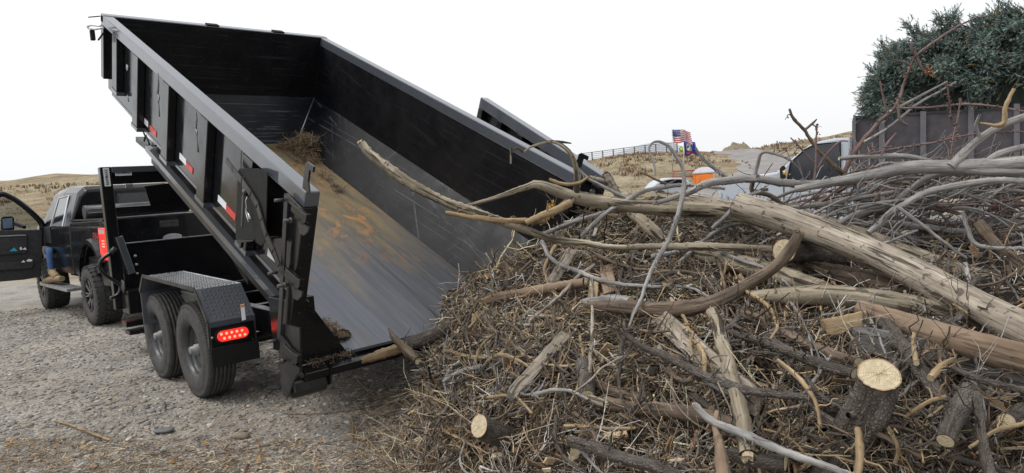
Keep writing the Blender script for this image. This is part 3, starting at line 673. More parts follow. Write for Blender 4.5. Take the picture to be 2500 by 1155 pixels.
def smooth(P, n=6):
    P = np.array(P, float); Q = [P[0]]+list(P)+[P[-1]]; Q[0] = 2*P[0]-P[1]; Q[-1] = 2*P[-1]-P[-2]; out = []
    for i in range(1, len(Q)-2):
        for k in range(n):
            t = k/n; out.append(.5*((2*Q[i])+(-Q[i-1]+Q[i+1])*t+(2*Q[i-1]-5*Q[i]+4*Q[i+1]-Q[i+2])*t*t+(-Q[i-1]+3*Q[i]-3*Q[i+1]+Q[i+2])*t**3))
    out.append(P[-1]); return np.array(out)
m = mb(); m.tube(smooth([onY(x, y, GY-.1) for x, y in jp]), .02, 10); m.build('jack_handle', M['black'], T)
m = mb(); P = onY(275, 612, GY-.1); m.tube([P+np.array([-.02, 0, -.03]), P+np.array([.03, 0, .03])], .028, 10); m.build('jack_grip', M['frame'], T)
m = mb(); m.box((.06, GY-.32, .42), (.30, GY-.02, .68)); m.build('frame_gusset', M['black'], T, bevel=.01)
m = mb(); P = onX(302, 700, .06); m.lathe([(0, 0), (.075, 0), (.08, -.01), (.05, -.015), (0, -.015)], P, (1, 0, 0), 20); m.build('pivot_washer', M['frame'], T)
m = mb(); m.box((.02, GY-.30, .28), (.4, GY-.1, .34)); m.box((.0, GY-.5, .22), (.25, GY-.3, .26)); m.build('jack_foot_plate', M['black'], T)
m = mb(); m.bar((.2, GY-.45, .62), (.16, GY-.45, .2), .09, .02); m.build('step_bracket', M['black'], T)
m = mb(); m.prism([(RX, GY+.1, .5), (BW-RX, GY+.1, .5), (BW/2+.07, 6.0, .55), (BW/2-.07, 6.0, .55)], (0, 0, .12)); m.build('tongue', M['black'], T)
# front hinge tangle under the bed nose
m = mb(); q = [onX(x, y, .5) for x, y in ((345, 340), (370, 360))]; m.bar(q[0], q[1], .12, .06); m.build('nose_bracket', M['frame'], T)
for (xa, ya, xb, yb) in ((350, 322, 352, 345), (356, 330, 365, 372), (372, 350, 384, 392)):
    m = mb(); m.tube([onX(xa, ya, .45), onX((xa+xb)/2+4, (ya+yb)/2, .45), onX(xb, yb, .45)], .01, 6); m.build('hydraulic_hose', M['flat'], T)

# ---------------------------------------------------------------- black pickup (local frame: x right, y forward, origin left rear tyre outer contact)
GZ = -.13
RW = onz(228, 797, GZ); ta = math.radians(-2.48)
TD = np.array([math.sin(ta), math.cos(ta), 0]); TL = np.array([math.cos(ta), -math.sin(ta), 0]); UP = np.array([0, 0, 1.])
def K(q): return RW+TL*q[0]+TD*(q[1]+(.42 if q[1] < -.585 else 0))+UP*q[2]
def side(x, y, uo=.1):
    P = onP(x, y, RW+TL*uo, TL); return ((P-RW)@TD, P[2]-GZ)
TX = thing('pickup_truck', 'black lifted crew pickup with driver door open hitched to trailer', 'pickup truck', tuple(K((1.0, 1.5, 0))))
WBs = 3.17; TRr = .465; XW = 2.08
# bed side outer panel with wheel arch
def arc(cx, cz, r, a0, a1, n): return [(cx+r*math.cos(a0+(a1-a0)*i/n), cz+r*math.sin(a0+(a1-a0)*i/n)) for i in range(n+1)]
for sd_ in (0, 1):
    xo, xi = (.1, .16) if sd_ == 0 else (XW-.1, XW-.16)
    pr = [(-1.18, .78), (-1.22, 1.1), (-1.18, 1.53), (-1.1, 1.575), (1.14, 1.555), (1.14, .72)]+arc(0.02, .62, .60, .15, math.pi-.15, 14)
    m = mb(); m.prism([(xo, a, b_) for a, b_ in pr], (xi-xo, 0, 0), K); m.build('bed_side', M['truckblack'], TX, bevel=.012)
    m = mb(); ap = arc(.02, .60, .63, .05, math.pi-.05, 18)
    for a, b_ in zip(ap[:-1], ap[1:]):
        xx = xo-.06*(1 if sd_ == 0 else -1); m.hexa([K((xx, *a)), K((xo+(.03 if sd_ == 0 else -.03), *a)), K((xo+(.03 if sd_ == 0 else -.03), *b_)), K((xx, *b_)), K((xx, a[0]+(a[0]-.02)*.1, a[1]+(a[1]-.60)*.1)), K((xo, a[0]+(a[0]-.02)*.13, a[1]+(a[1]-.6)*.13)), K((xo, b_[0]+(b_[0]-.02)*.13, b_[1]+(b_[1]-.6)*.13)), K((xx, b_[0]+(b_[0]-.02)*.1, b_[1]+(b_[1]-.6)*.1))])
    m.build('wheel_arch_flare', M['truckblack'], TX)
    m = mb(); m.box((min(xo, xi)-.003 if sd_ == 0 else xi, -1.18, 1.576), (xi if sd_ == 0 else xo+.003, 1.14, 1.60), K); m.build('bed_rail_cap', M['frame'], TX)
    m = mb(); x0 = xo-.006 if sd_ == 0 else xo+.0; m.box((x0, -1.05, 1.465), (x0+.006, 1.12, 1.487), K); m.build('chrome_strip', M['chrome'], TX)
    m = mb(); m.box((xo if sd_ == 0 else xi, -1.19, .62), (xi if sd_ == 0 else xo, -.60, .80), K); m.build('lower_quarter', M['muddy'], TX, bevel=.02)
m = mb(); m.box((.16, -1.1, .95), (XW-.16, 1.1, .98), K); m.build('bed_deck', M['flat'], TX)
m = mb(); m.box((.2, -1.21, .86), (XW-.2, -1.15, 1.585), K); tg = m.build('tailgate', M['truckblack'], TX, bevel=.015)
m = mb(); m.box((.22, -1.213, 1.588), (XW-.22, -1.14, 1.603), K); m.build('tailgate_cap', M['steel'], tg)
m = mb(); m.box((.82, -1.225, 1.40), (1.09, -1.20, 1.50), K); hd = m.build('tailgate_handle', M['frame'], tg, bevel=.012)
m = mb(); m.prism([(.98+.135*math.cos(t), -1.212, 1.245+.052*math.sin(t)) for t in np.linspace(0, 2*math.pi, 28)[:-1]], (0, -.014, 0), K); m.build('oval_badge', M['steel'], tg, bevel=.004)
m = mb(); m.box((.1, -1.36, .62), (XW-.1, -1.20, .80), K); m.build('rear_bumper', M['chrome'], TX, bevel=.02)
for sd_ in (0, 1):
    x0, x1 = (.095, .235) if sd_ == 0 else (XW-.235, XW-.095)
    m = mb(); m.box((x0-.006, -1.24, 1.0), (x1, -.88, 1.47), K); tl = m.build('tail_light', M['lens'], TX, bevel=.02)
    m = mb(); m.box((x0+.02, -1.246, 1.37), (x1-.02, -1.236, 1.45), K); m.box((x0-.011 if sd_ == 0 else x1-.004, -1.2, 1.38), (x0+.004 if sd_ == 0 else x1+.011, -.95, 1.44), K); m.build('reversing_lens', M['clearlens'], tl)
    m = mb()
    for i in range(3):
        for j in range(3): m.box((x0+.022+i*.035, -1.248, 1.17+j*.045), (x0+.048+i*.035, -1.236, 1.205+j*.045), K)
    if sd_ == 0:
        for i in range(3):
            for j in range(3): m.box((x0-.009, -1.16+i*.05, 1.19+j*.04), (x0+.004, -1.135+i*.05, 1.21+j*.04), K)
    m.build('lamp_led', M['led'], tl, kind='stuff')
# tub behind cab: rolled cover
m = mb(); P = [(.22, .72, 1.70), (1.78, .72, 1.70)]; m.tube([K(q) for q in P], .11, 16); rc = m.build('rolled_bed_cover', M['tarp'], TX)
m = mb()
for z_, y_ in ((1.80, .68), (1.75, .61), (1.69, .60)): m.bar(K((.25, y_, z_)), K((1.75, y_, z_)), .02, .012)
m.build('cover_slat', M['steel'], rc)
# cab shell
CB0, CB1 = 1.22, 3.35
def cabring(y, zt, tin, w0=.1): # half outline
    return [(w0+.0, y, .72), (w0-.01, y, 1.1), (w0+.005, y, 1.50), (w0+tin, y, zt-.1), (w0+tin+.1, y, zt)]
def shell(ys, mat, name):
    rings = [];
    for (y, zt, tin) in ys:
        h = cabring(y, zt, tin); rings.append(h+[(XW-a, b_, c_) for a, b_, c_ in h[::-1]])
    m = mb(); n_ = len(rings[0]); vs = [K(q) for r_ in rings for q in r_]
    fs = [(i*n_+j, i*n_+j+1, (i+1)*n_+j+1, (i+1)*n_+j) for i in range(len(rings)-1) for j in range(n_-1)]
    fs += [tuple(range(n_)), tuple(range((len(rings)-1)*n_, len(rings)*n_))]
    m.add(vs, fs); return m.build(name, mat, TX, bevel=.03)
cab = shell([(CB0, 2.06, .2), (CB0+.12, 2.13, .2), (2.2, 2.17, .19), (3.0, 2.13, .2), (3.35, 2.02, .22)], M['truckblack'], 'cab')
sgl = [(1.62, 1.50), (2.48, 1.50), (2.42, 1.98), (1.74, 2.0)]
for sd_ in (0, 1):
    def gx_(z): f_ = (z-1.5)/.56; x = .105+f_*.185; return x if sd_ == 0 else XW-x
    off = -.006 if sd_ == 0 else .006
    m = mb(); m.prism([(gx_(b_)+off, a, b_) for a, b_ in sgl], (.004, 0, 0), K); wn = m.build('side_window', M['glass'], TX)
    m = mb(); q = [K((gx_(b_)+off*1.6, a, b_)) for a, b_ in sgl+[sgl[0]]]; m.tube(q, .012, 6, smooth=False); m.build('window_trim', M['chrome' if sd_ == 0 else 'flat'], wn)
    m = mb(); m.box((.098 if sd_ == 0 else XW-.104, 1.52, .76), (.104 if sd_ == 0 else XW-.098, 1.532, 1.49), K); m.build('door_seam', M['flat'], TX)
m = mb(); m.prism([(.36, CB0-.004, 1.62), (XW-.36, CB0-.004, 1.62), (XW-.44, CB0-.004, 1.98), (.44, CB0-.004, 1.98)], (0, -.006, 0), K); rwn = m.build('rear_window', M['glass'], TX)
m = mb(); m.prism([(.25, 3.42, .72), (XW-.25, 3.42, .72), (XW-.25, 3.42, 1.5), (.25, 3.42, 1.5)], (0, 1.3, 0), K); m.build('hood', M['truckblack'], TX, bevel=.06)
for sd_ in (0, 1):
    xo, xi = (.12, .26) if sd_ == 0 else (XW-.12, XW-.26)
    pr = [(3.4, 1.0), (3.4, 1.42), (4.2, 1.4), (4.2, .8)]+arc(WBs, .55, .6, .3, math.pi/2+.1, 8)
    m = mb(); m.prism([(xo, a, b_) for a, b_ in pr], (xi-xo, 0, 0), K); m.build('front_wing', M['truckblack'], TX)
# open door: plane nearly perpendicular to the truck side
DY = 3.05
def dd(x, y, dep=0.0):
    P = onP(x, y, RW+TD*(DY+dep), TD); return P
dn = [(103, 542), (104, 600), (100, 676), (60, 683), (0, 688), (-60, 692), (-75, 640), (-85, 520), (-60, 492), (0, 474), (20, 478), (45, 493), (75, 517)]
m = mb(); inner = [(96, 545), (70, 522), (42, 500), (18, 486), (0, 484), (-50, 500), (-70, 525), (-70, 562), (0, 562), (90, 561)]
m.prism([dd(x, y) for x, y in [(104, 561), (104, 600), (100, 676), (60, 683), (0, 688), (-60, 692), (-75, 640), (-80, 562)]], TD*.12); dr = m.build('front_door', M['cabin'], TX, bevel=.015)
m = mb(); fr = [(104, 561), (100, 543), (75, 517), (45, 493), (20, 479), (0, 475), (-60, 492), (-80, 530), (-80, 562)]; m.tube(smooth([dd(x, y, .05) for x, y in fr], 4), .05, 8); m.build('window_frame', M['truckblack'], dr)
m = mb(); m.prism([dd(x, y, .05) for x, y in inner], TD*.006)
mg, ng, bg = newmat('clear_window_glass'); bg.inputs['Base Color'].default_value = (.42, .45, .47, 1); bg.inputs['Roughness'].default_value = .03; bg.inputs['Transmission Weight'].default_value = 1; bg.inputs['IOR'].default_value = 1.05
bg.inputs['Specular IOR Level'].default_value = .5
m.build('window_glass', mg, dr)
m = mb(); m.prism([dd(x, y, .45) for x, y in [(3, 534), (6, 529), (30, 528), (35, 533), (35, 560), (33, 564), (5, 563), (3, 560)]], TD*.06); mr_ = m.build('mirror_housing', M['cabin'], dr, bevel=.01)
m = mb(); m.prism([dd(x, y, .44) for x, y in [(6, 534), (30, 532), (32, 557), (7, 558)]], TD*.006); m.build('mirror_glass', simple('mirror', (.5, .62, .8), .3, .0, var=.1), mr_)  # flat pale blue stands for the sky mirrored in the glass
m = mb(); m.bar(dd(34, 545, .45), dd(60, 555, .1), .05, .05); m.build('mirror_arm', M['cabin'], mr_)
m = mb(); m.prism([dd(x, y, -.05) for x, y in [(68, 574), (66, 618), (-50, 628), (-50, 582)]], TD*.05); pk = m.build('door_armrest', M['cabin'], dr, bevel=.015)
m = mb(); m.bar(dd(-40, 578, -.06), dd(62, 574, -.06), .02, .02); m.build('armrest_trim', M['steel'], pk)
m = mb(); m.prism([dd(x, y, -.07) for x, y in [(84, 636), (80, 655), (-50, 663), (-50, 645)]], TD*.07); m.build('door_pocket', M['cabin'], dr, bevel=.01)
m = mb(); m.prism([dd(x, y, -.08) for x, y in [(23, 614), (34, 604), (43, 613)]], TD*.004); m.build('blue_folder', M['blueprint'], dr)
for pts in ([(48, 605), (52, 602), (54, 610), (49, 610)], [(54, 609), (62, 604), (65, 610)], [(52, 641), (57, 635), (62, 640)], [(64, 637), (70, 632), (79, 634), (78, 638), (68, 639)]):
    m = mb(); m.prism([dd(x, y, -.082) for x, y in pts], TD*.004); m.build('paper_scrap', M['paper'], dr)
# dark sheet standing for the shaded door opening, seat
m = mb(); m.prism([(.094, 2.55, .82), (.094, 3.2, .82), (.094, 3.2, 1.5), (.094, 2.55, 1.5)], (.004, 0, 0), K); m.build('door_opening_shade', M['cabin'], TX)
m = mb(); m.box((.3, 2.45, .85), (.85, 2.95, 1.2), K); m.box((.3, 2.35, 1.2), (.85, 2.5, 1.75), K); m.build('driver_seat', M['cabin'], TX, bevel=.03)
# side step, bumper badge lettering
m = mb(); a, b_ = side(180, 706, -.05), side(108, 692, -.05)
m.box((-.08, 1.05, .46), (.16, 3.0, .515), K); m.build('running_board', M['steel'], TX, bevel=.012)
for k, (txt, sz, z_, x_) in enumerate((('FX4', .16, 1.285, 0), ('OFF ROAD', .05, 1.225, 0))):
    cv = bpy.data.curves.new('decal_lettering', 'FONT'); cv.body = txt; cv.size = sz; cv.extrude = .0005; cv.align_x = 'RIGHT'; cv.shear = .25; cv.offset = .002 if k == 0 else .0
    to = link('decal_lettering', textmesh(cv, 'decal_lettering', None), TX, simple('decal_red', (.33, .06, .07), .4) if k == 0 else M['steel'])
    P = K((.096, -.40, z_)); rm_ = Matrix((( -TD[0], 0, -TL[0], P[0]), (-TD[1], 0, -TL[1], P[1]), (0, 1, 0, P[2]), (0, 0, 0, 1)))
    to.matrix_parent_inverse = Matrix.Translation(-TX.location); to.matrix_basis = rm_
# truck wheels
def mud_wheel(xo, sg, y):
    o = K((xo, y, TRr)); ax = TL*(-sg); wd = .33
    wh = mb(); wh.lathe([(.0, .03), (.05, .03), (.08, .035), (.09, .10), (.22, .11), (.235, .04), (.25, .01), (.255, .0), (.245, .0), (.24, .03), (.235, .25)], o, ax, 40); wheel = wh.build('wheel', M['flat'], TX)
    t = mb(); pr = [(.25, .005), (.27, -.012), (.34, -.02), (.40, -.012), (.435, .012), (.447, .04), (.449, wd-.04), (.435, wd-.01), (.40, wd+.01), (.34, wd+.015), (.25, wd-.01)]
    t.lathe(pr, o, ax, 56); ty = t.build('tyre', M['rubberdust'], wheel)
    a0 = np.array([0, 0, 1.]); ex = TD; ez = UP
    t = mb(); NB = 30
    for k in range(NB):
        for row, (l0, l1, sh, dz) in enumerate(((.0, .085, 0, 0), (.095, .16, .5, .35), (.17, .235, 0, -.35), (.245, .33, .5, 0))):
            th = 2*math.pi*(k+sh)/NB; q = []
            hw = 2*math.pi/NB*.37
            for rr_ in (.43, TRr):
                for ll, dth in ((l0, -hw), (l1, -hw+dz*2*math.pi/NB), (l1, hw+dz*2*math.pi/NB), (l0, hw)):
                    an = th+dth; rad = rr_-(.02 if (ll < .001 or ll > .329) else 0); q.append(o+ax*ll+rad*(math.cos(an)*ex+math.sin(an)*ez))
            t.hexa(q)
        th = 2*math.pi*k/NB; e = math.cos(th)*ex+math.sin(th)*ez; tn = -math.sin(th)*ex+math.cos(th)*ez
        t.bar(o-ax*.0+e*.385, o+ax*.004+e*.445, .045, .03, ax)
    t.build('tread_block', M['rubber'], ty, kind='stuff')
    s_ = mb()
    for k in range(8):
        for dth in (-.12, .12):
            th = 2*math.pi*k/8+dth; e = math.cos(th)*ex+math.sin(th)*ez; s_.bar(o+ax*.03+e*.07, o+ax*.012+e*.235, .011, .02, ax)
    s_.build('spoke', M['chrome'], wheel)
    s_ = mb()
    for k in range(8):
        th = 2*math.pi*k/8; e = math.cos(th)*ex+math.sin(th)*ez; s_.bar(o+ax*.045+e*.06, o+ax*.03+e*.24, .06, .03, ax)
    s_.build('spoke_web', M['flat'], wheel)
    s_ = mb(); s_.lathe([(0, -.0), (.04, .0), (.05, .01), (.055, .06)], o, ax, 20); s_.build('hub_cap', M['cabin'], wheel)
for y in (0, WBs): mud_wheel(0, -1, y); mud_wheel(XW, 1, y)
m = mb(); m.tube([K((.2, 0, .46)), K((1.8, 0, .46))], .06, 10); m.box((.5, -1.1, .55), (.6, 3.4, .68), K); m.box((1.4, -1.1, .55), (1.5, 3.4, .68), K); m.build('truck_chassis', M['flat'], TX)
m = mb(); m.box((.16, -.6, .70), (XW-.16, 3.3, .94), K); m.build('underbody', M['flat'], TX)

# ---------------------------------------------------------------- people (skinned bodies)
def skin_body(name, verts, edges, radii, mat, parent=None, **k):
    me = bpy.data.meshes.new(name); me.from_pydata([tuple(v) for v in verts], edges, []); o = link(name, me, parent, mat, **k)
    md = o.modifiers.new('skin', 'SKIN'); sv = me.skin_vertices[0].data if me.skin_vertices else None
    if sv is None:
        bpy.context.view_layer.objects.active = o; me.attributes
    for i, r_ in enumerate(radii): me.skin_vertices[0].data[i].radius = r_ if isinstance(r_, tuple) else (r_, r_)
    me.skin_vertices[0].data[0].use_root = True
    md.use_smooth_shade = True; ss_ = o.modifiers.new('sub', 'SUBSURF'); ss_.levels = 1; ss_.render_levels = 2
    return o
# driver sitting sideways, one leg out on the running board
pel = K((.2, 3.15, 1.05))
hip = pel+TL*-.06; knee = K((.10, 2.72, 1.10)); ankle = onP(128, 672, RW+TL*.0, TL); 
hipR = pel+TL*.02+TD*.16; kneeR = K((.36, 3.5, 1.02)); ankR = K((.38, 3.55, .8))
knee = onP(121, 612, RW+TL*.02, TL)
chest = pel+UP*.42+TL*.38; neck = chest+UP*.16; head = chest+UP*.32
sL, sR = chest+TD*-.2+UP*.08, chest+TD*.2+UP*.08
eL, eR = sL+UP*-.26+TL*-.08, sR+UP*-.26+TL*-.08; hL, hR = eL+TL*-.2+UP*-.04, eR+TL*-.2+UP*-.04
vs = [pel, hip, knee, (knee+ankle)/2+TL*-.01, ankle, hipR, kneeR, ankR, chest, neck, head, head+UP*.12, sL, eL, hL, sR, eR, hR]
es = [(0, 1), (1, 2), (2, 3), (3, 4), (0, 5), (5, 6), (6, 7), (0, 8), (8, 9), (9, 10), (10, 11), (8, 12), (12, 13), (13, 14), (8, 15), (15, 16), (16, 17)]
rd = [.14, .085, .06, .055, .046, .10, .075, .055, .15, .06, .095, .07, .06, .045, .035, .06, .045, .035]
PS = skin_body('person', vs, es, rd, M['denim'], label='driver in blue jeans and tan boots with a foot on the running board', category='person')
m = mb(); a_ = onP(127, 662, RW+TL*.0, TL); toe = onP(112, 691, RW+TL*-.03, TL); heel = onP(152, 683, RW+TL*.02, TL)
m.tube(smooth([K((.0, 0, 0))*0+a_+UP*.03, a_-UP*.02, (a_+heel)/2-UP*.04], 4), [.06]*8+[.055], 12)
bt = smooth([heel+UP*.02, (heel+toe)/2+UP*.045, toe+UP*.025, toe+UP*.015-TD*0+(toe-heel)*.08], 4); m.tube(bt, np.interp(np.linspace(0, 1, len(bt)), [0, .4, .8, 1], [.045, .058, .05, .02]), 12)
m.build('boot', M['boot'], PS)
m = mb(); m.tube(smooth([ankR+UP*.03, ankR-UP*.05, ankR-UP*.09+TL*-.08, ankR-UP*.1+TL*-.2], 4), [.055]*9+[.05]*3+[.03], 12); m.build('boot', M['boot'], PS)
m = mb(); m.tube([pel+UP*.1, pel+UP*.3, chest, chest+UP*.1], [.16, .17, .175, .09], 14); m.tube([sL, eL, hL+TL*.05], [.08, .065, .05], 10); m.tube([sR, eR, hR+TL*.05], [.08, .065, .05], 10); m.build('jacket', M['jacket'], PS)

# ---------------------------------------------------------------- white tipper truck with plywood sided box and spruce load
TS = 15.0
P0 = C+FH*TS+RH*(TS*.45); na = YAW+.45; WN = np.array([math.sin(na), math.cos(na), 0]); WR = np.array([math.cos(na), -math.sin(na), 0])   # WN away from camera, WR towards right
def wp(x, y, d=0.0): return onP(x, y, P0+WN*d, WN)
WT_ = thing('flatbed_truck', 'white cab truck with plywood sided box piled high with spruce', 'truck', tuple(P0*np.array([1, 1, 0])))
cabp = [(1755, 470), (1765, 447), (1790, 434), (1850, 428), (1895, 420), (1912, 408), (1935, 385), (1975, 355), (2000, 345), (2040, 337), (2078, 335), (2080, 560), (1760, 560)]
m = mb(); m.prism([wp(x, y) for x, y in cabp], WN*1.9); wc = m.build('cab', M['whitepaint'], WT_, bevel=.05); M['truckglass'] = simple('grey_side_glass', (.035, .04, .048), .08, coat=.2, var=.05)
m = mb(); m.prism([wp(x, y, -.01) for x, y in [(1924, 425), (1932, 398), (1965, 368), (1990, 356), (2048, 350), (2050, 436), (2000, 440), (1925, 440)]], WN*-.004); ws_ = m.build('side_window', M['truckglass'], wc)
m = mb(); m.tube([wp(x, y, -.02) for x, y in [(1922, 442), (1930, 398), (1964, 366), (1990, 353), (2051, 347), (2053, 438), (1922, 444)]], .02, 6, smooth=False); m.build('window_seal', M['flat'], ws_)
m = mb(); m.prism([wp(x, y, -.25) for x, y in [(1903, 412), (1910, 404), (1917, 407), (1918, 436), (1905, 438)]], WN*.12); m.build('mirror', M['flat'], wc, bevel=.02)
m = mb(); m.prism([wp(x, y, -.006) for x, y in [(1857, 461), (1875, 459), (1875, 466), (1857, 467)]], WN*-.006); m.build('wing_badge', M['decal'], wc)
m = mb(); m.box((0, 0, 0), (.001, .001, .001)); 
for x0_, x1_ in ((1912, 1915), (2066, 2068)):
    m = mb(); m.prism([wp(x, y, -.004) for x, y in [(x0_, 445), (x1_, 445), (x1_+1, 545), (x0_+1, 545)]], WN*-.003); m.build('door_seam', M['cabin'], wc)
m = mb(); m.prism([wp(x, y, .15) for x, y in [(1880, 430), (1905, 418), (1935, 387), (1932, 387), (1900, 417), (1870, 428)]], WN*1.6); m.build('windscreen', M['glass'], wc)
for px in (1830, 2220, 2420):
    c0 = wp(px, 580); c0[2] = .42; m = mb(); m.lathe([(.2, -.0), (.3, -.02), (.4, .0), (.42, .05), (.42, .25), (.2, .27)], c0+WN*-.02, WN, 28); wl = m.build('wheel', M['rubber'], WT_)
    m = mb(); m.lathe([(0, .03), (.1, .03), (.2, .05), (.2, .02)], c0, WN, 20); m.build('rim', M['steel'], wl)
# box panels and posts
bx = [2086, 2153, 2254, 2371, 2483, 2600]
def topy(x): return 283-(x-2086)*.055
def boty(x): return 497-(x-2086)*.06
for a, b_ in zip(bx[:-1], bx[1:]):
    m = mb(); m.prism([wp(a+1, topy(a), .02), wp(b_-1, topy(b_), .02), wp(b_-1, boty(b_), .02), wp(a+1, boty(a), .02)], WN*.04); m.build('box_side_panel', M['plywood'], WT_)
for x in bx[:-1]:
    w2 = 7 if x > 2090 else 3
    m = mb(); m.prism([wp(x-w2, topy(x)-(8 if x > 2300 else 2), -.05), wp(x+w2, topy(x)-(8 if x > 2300 else 2), -.05), wp(x+w2, boty(x), -.05), wp(x-w2, boty(x), -.05)], WN*.068); m.build('box_post', M['greypost'], WT_)
m = mb(); m.prism([wp(2084, 284, .0), wp(2600, 255, .0), wp(2600, 259, .0), wp(2084, 289, .0)], WN*.08); m.build('box_top_rail', M['frame'], WT_)
ftl, fbl = wp(2084, 285, .06), wp(2086, 497, .06)
m = mb(); m.prism([ftl, ftl+WN*1.9, fbl+WN*1.9, fbl], WR*.05); m.build('box_front_panel', M['plywood'], WT_)
m = mb(); a, b_ = wp(2084, 283, 1.95), wp(2600, 255, 1.95); m.prism([a, b_, b_-UP*2.0, a-UP*2.0], WN*.04); m.build('box_far_panel', M['plywood'], WT_)
m = mb(); m.prism([wp(2083, 470, -.02), wp(2600, 438, -.02), wp(2600, 452, -.02), wp(2083, 484, -.02)], WN*1.9); m.build('box_floor_frame', M['redpipe'], WT_)
# spruce load: sprays of needle clusters over a mound
loadtop = [(2050, 300), (2098, 282), (2122, 240), (2166, 200), (2172, 150), (2200, 120), (2240, 88), (2300, 70), (2340, 42), (2400, 45), (2440, 44), (2475, 35), (2484, 15), (2520, 5), (2600, 0)]
lx = [p[0] for p in loadtop]; ly = [p[1] for p in loadtop]
def spruce():
    # mound: centre line inside the box, height from the outline
    Pv = []; cols = []; faces = []; N = 21000
    core = MB()
    xs = np.linspace(2095, 2640, 26); n_ = 9; vs = []
    for x in xs:
        zt = wp(x, np.interp(x, lx, ly)+28, .9)[2]; zb = wp(x, topy(x)+18, .1)[2]
        b0 = wp(x, 300, .12)
        for k in range(n_):
            t = k/(n_-1)*math.pi; d = .95-.80*math.cos(t); z = zb+(zt-zb)*math.sin(t)**.75
            vs.append([b0[0]+WN[0]*d, b0[1]+WN[1]*d, z])
    fs = [(i*n_+j, i*n_+j+1, (i+1)*n_+j+1, (i+1)*n_+j) for i in range(len(xs)-1) for j in range(n_-1)]
    core.add(vs, fs, True)
    core_me = core
    # sprays: short branch axes with thin blades around
    V = []; Cc = []; Qd = []
    x = rng.uniform(2136, 2650, N)+rng.normal(size=N)*8; t = np.arccos(np.clip(rng.uniform(-.75, 1.0, N), -1, 1)); 
    rb = np.stack([wp(a, 300, .12) for a in np.linspace(2060, 2650, 60)]); xi = np.linspace(2060, 2650, 60)
    ztop = np.array([wp(a, np.interp(a, lx, ly)+30+9*math.sin(a*.11)+6*math.sin(a*.27), .9)[2] for a in xi]); zbt = np.array([wp(a, topy(a)+14, .1)[2] for a in xi])
    base = np.stack([np.interp(x, xi, rb[:, k]) for k in range(3)], 1)
    zt = np.interp(x, xi, ztop); zb = np.interp(x, xi, zbt)
    NBG = 330; xb = rng.uniform(2150, 2650, NBG); tb = np.arccos(np.clip(rng.uniform(-.6, 1.0, NBG), -1, 1)); bi = rng.integers(0, NBG, N); x = xb[bi]; t = tb[bi]
    base = np.stack([np.interp(x, xi, rb[:, k]) for k in range(3)], 1); zt = np.interp(x, xi, ztop); zb = np.interp(x, xi, zbt)
    d = .95-.85*np.cos(t); z = zb+(zt-zb)*np.sin(t)**.75*.96; o = base+WN[None]*d[:, None]; o[:, 2] = z
    out = np.stack([-WN[0]*np.cos(t), -WN[1]*np.cos(t), np.sin(t)*.7], 1); out /= np.linalg.norm(out, axis=1)[:, None]
    bd = rng.normal(size=(NBG, 3))*.5-RH[None]*.5; bd[:, 2] -= .55; bd /= np.linalg.norm(bd, axis=1)[:, None]; bd = bd[bi]; bl = rng.uniform(.3, .6, NBG)[bi]
    u_ = rng.uniform(0, 1, N)**.8; o = o+out*(-.05+.30*u_*(1-.35*u_))[:, None]+bd*(bl*u_)[:, None]+rng.normal(size=(N, 3))*.085*(1.15-.6*u_)[:, None]
    o[:, 2] = np.maximum(o[:, 2], zb-.30)
    dr = bd*.8+out*.35+rng.normal(size=(N, 3))*.42; dr /= np.linalg.norm(dr, axis=1)[:, None]
    ln = rng.uniform(.10, .26, N); bri = (.45+.9*rng.uniform(0, 1, NBG)**1.3)[bi][:, None]*(.55+.75*u_[:, None])  # bough bases darker, tips lighter: heap shade put into needle colour
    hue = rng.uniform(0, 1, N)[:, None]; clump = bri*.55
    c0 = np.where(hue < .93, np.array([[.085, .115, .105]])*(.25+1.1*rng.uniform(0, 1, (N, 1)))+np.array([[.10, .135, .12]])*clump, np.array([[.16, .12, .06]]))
    nb = 15
    for k in range(nb):
        f_ = (k+.5)/nb; a1 = rng.normal(size=(N, 3)); a1 -= dr*(a1*dr).sum(1)[:, None]; a1 /= np.linalg.norm(a1, axis=1)[:, None]
        side_ = np.cross(a1, dr); p = o+dr*(ln*f_)[:, None]; tip = p+(a1*.6+dr*.8)*(.035+.02*rng.uniform(0, 1, (N, 1)))
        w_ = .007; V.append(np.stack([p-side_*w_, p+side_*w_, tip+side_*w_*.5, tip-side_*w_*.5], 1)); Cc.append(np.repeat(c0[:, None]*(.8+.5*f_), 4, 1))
    V = np.concatenate(V).reshape(-1, 3); Cc = np.concatenate(Cc).reshape(-1, 3); Qd = np.arange(len(V)).reshape(-1, 4)
    return core_me, quickmesh('spruce_sprays', V, Qd, Cc, False)
core, spr = spruce()
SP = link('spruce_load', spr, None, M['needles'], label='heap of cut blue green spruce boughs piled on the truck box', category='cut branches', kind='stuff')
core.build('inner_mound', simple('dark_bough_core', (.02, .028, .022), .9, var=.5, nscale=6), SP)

# ---------------------------------------------------------------- things up the slope
def tpos(x, s0): a = (x-1250)/F; P = C+FH*s0+RH*s0*a; P[2] = float(terr(P[0], P[1])); return P
def pxz(x, y, s0):
    """point seen at pixel x,y at distance s0"""
    return atd(x, y, s0)
SD = 34.0
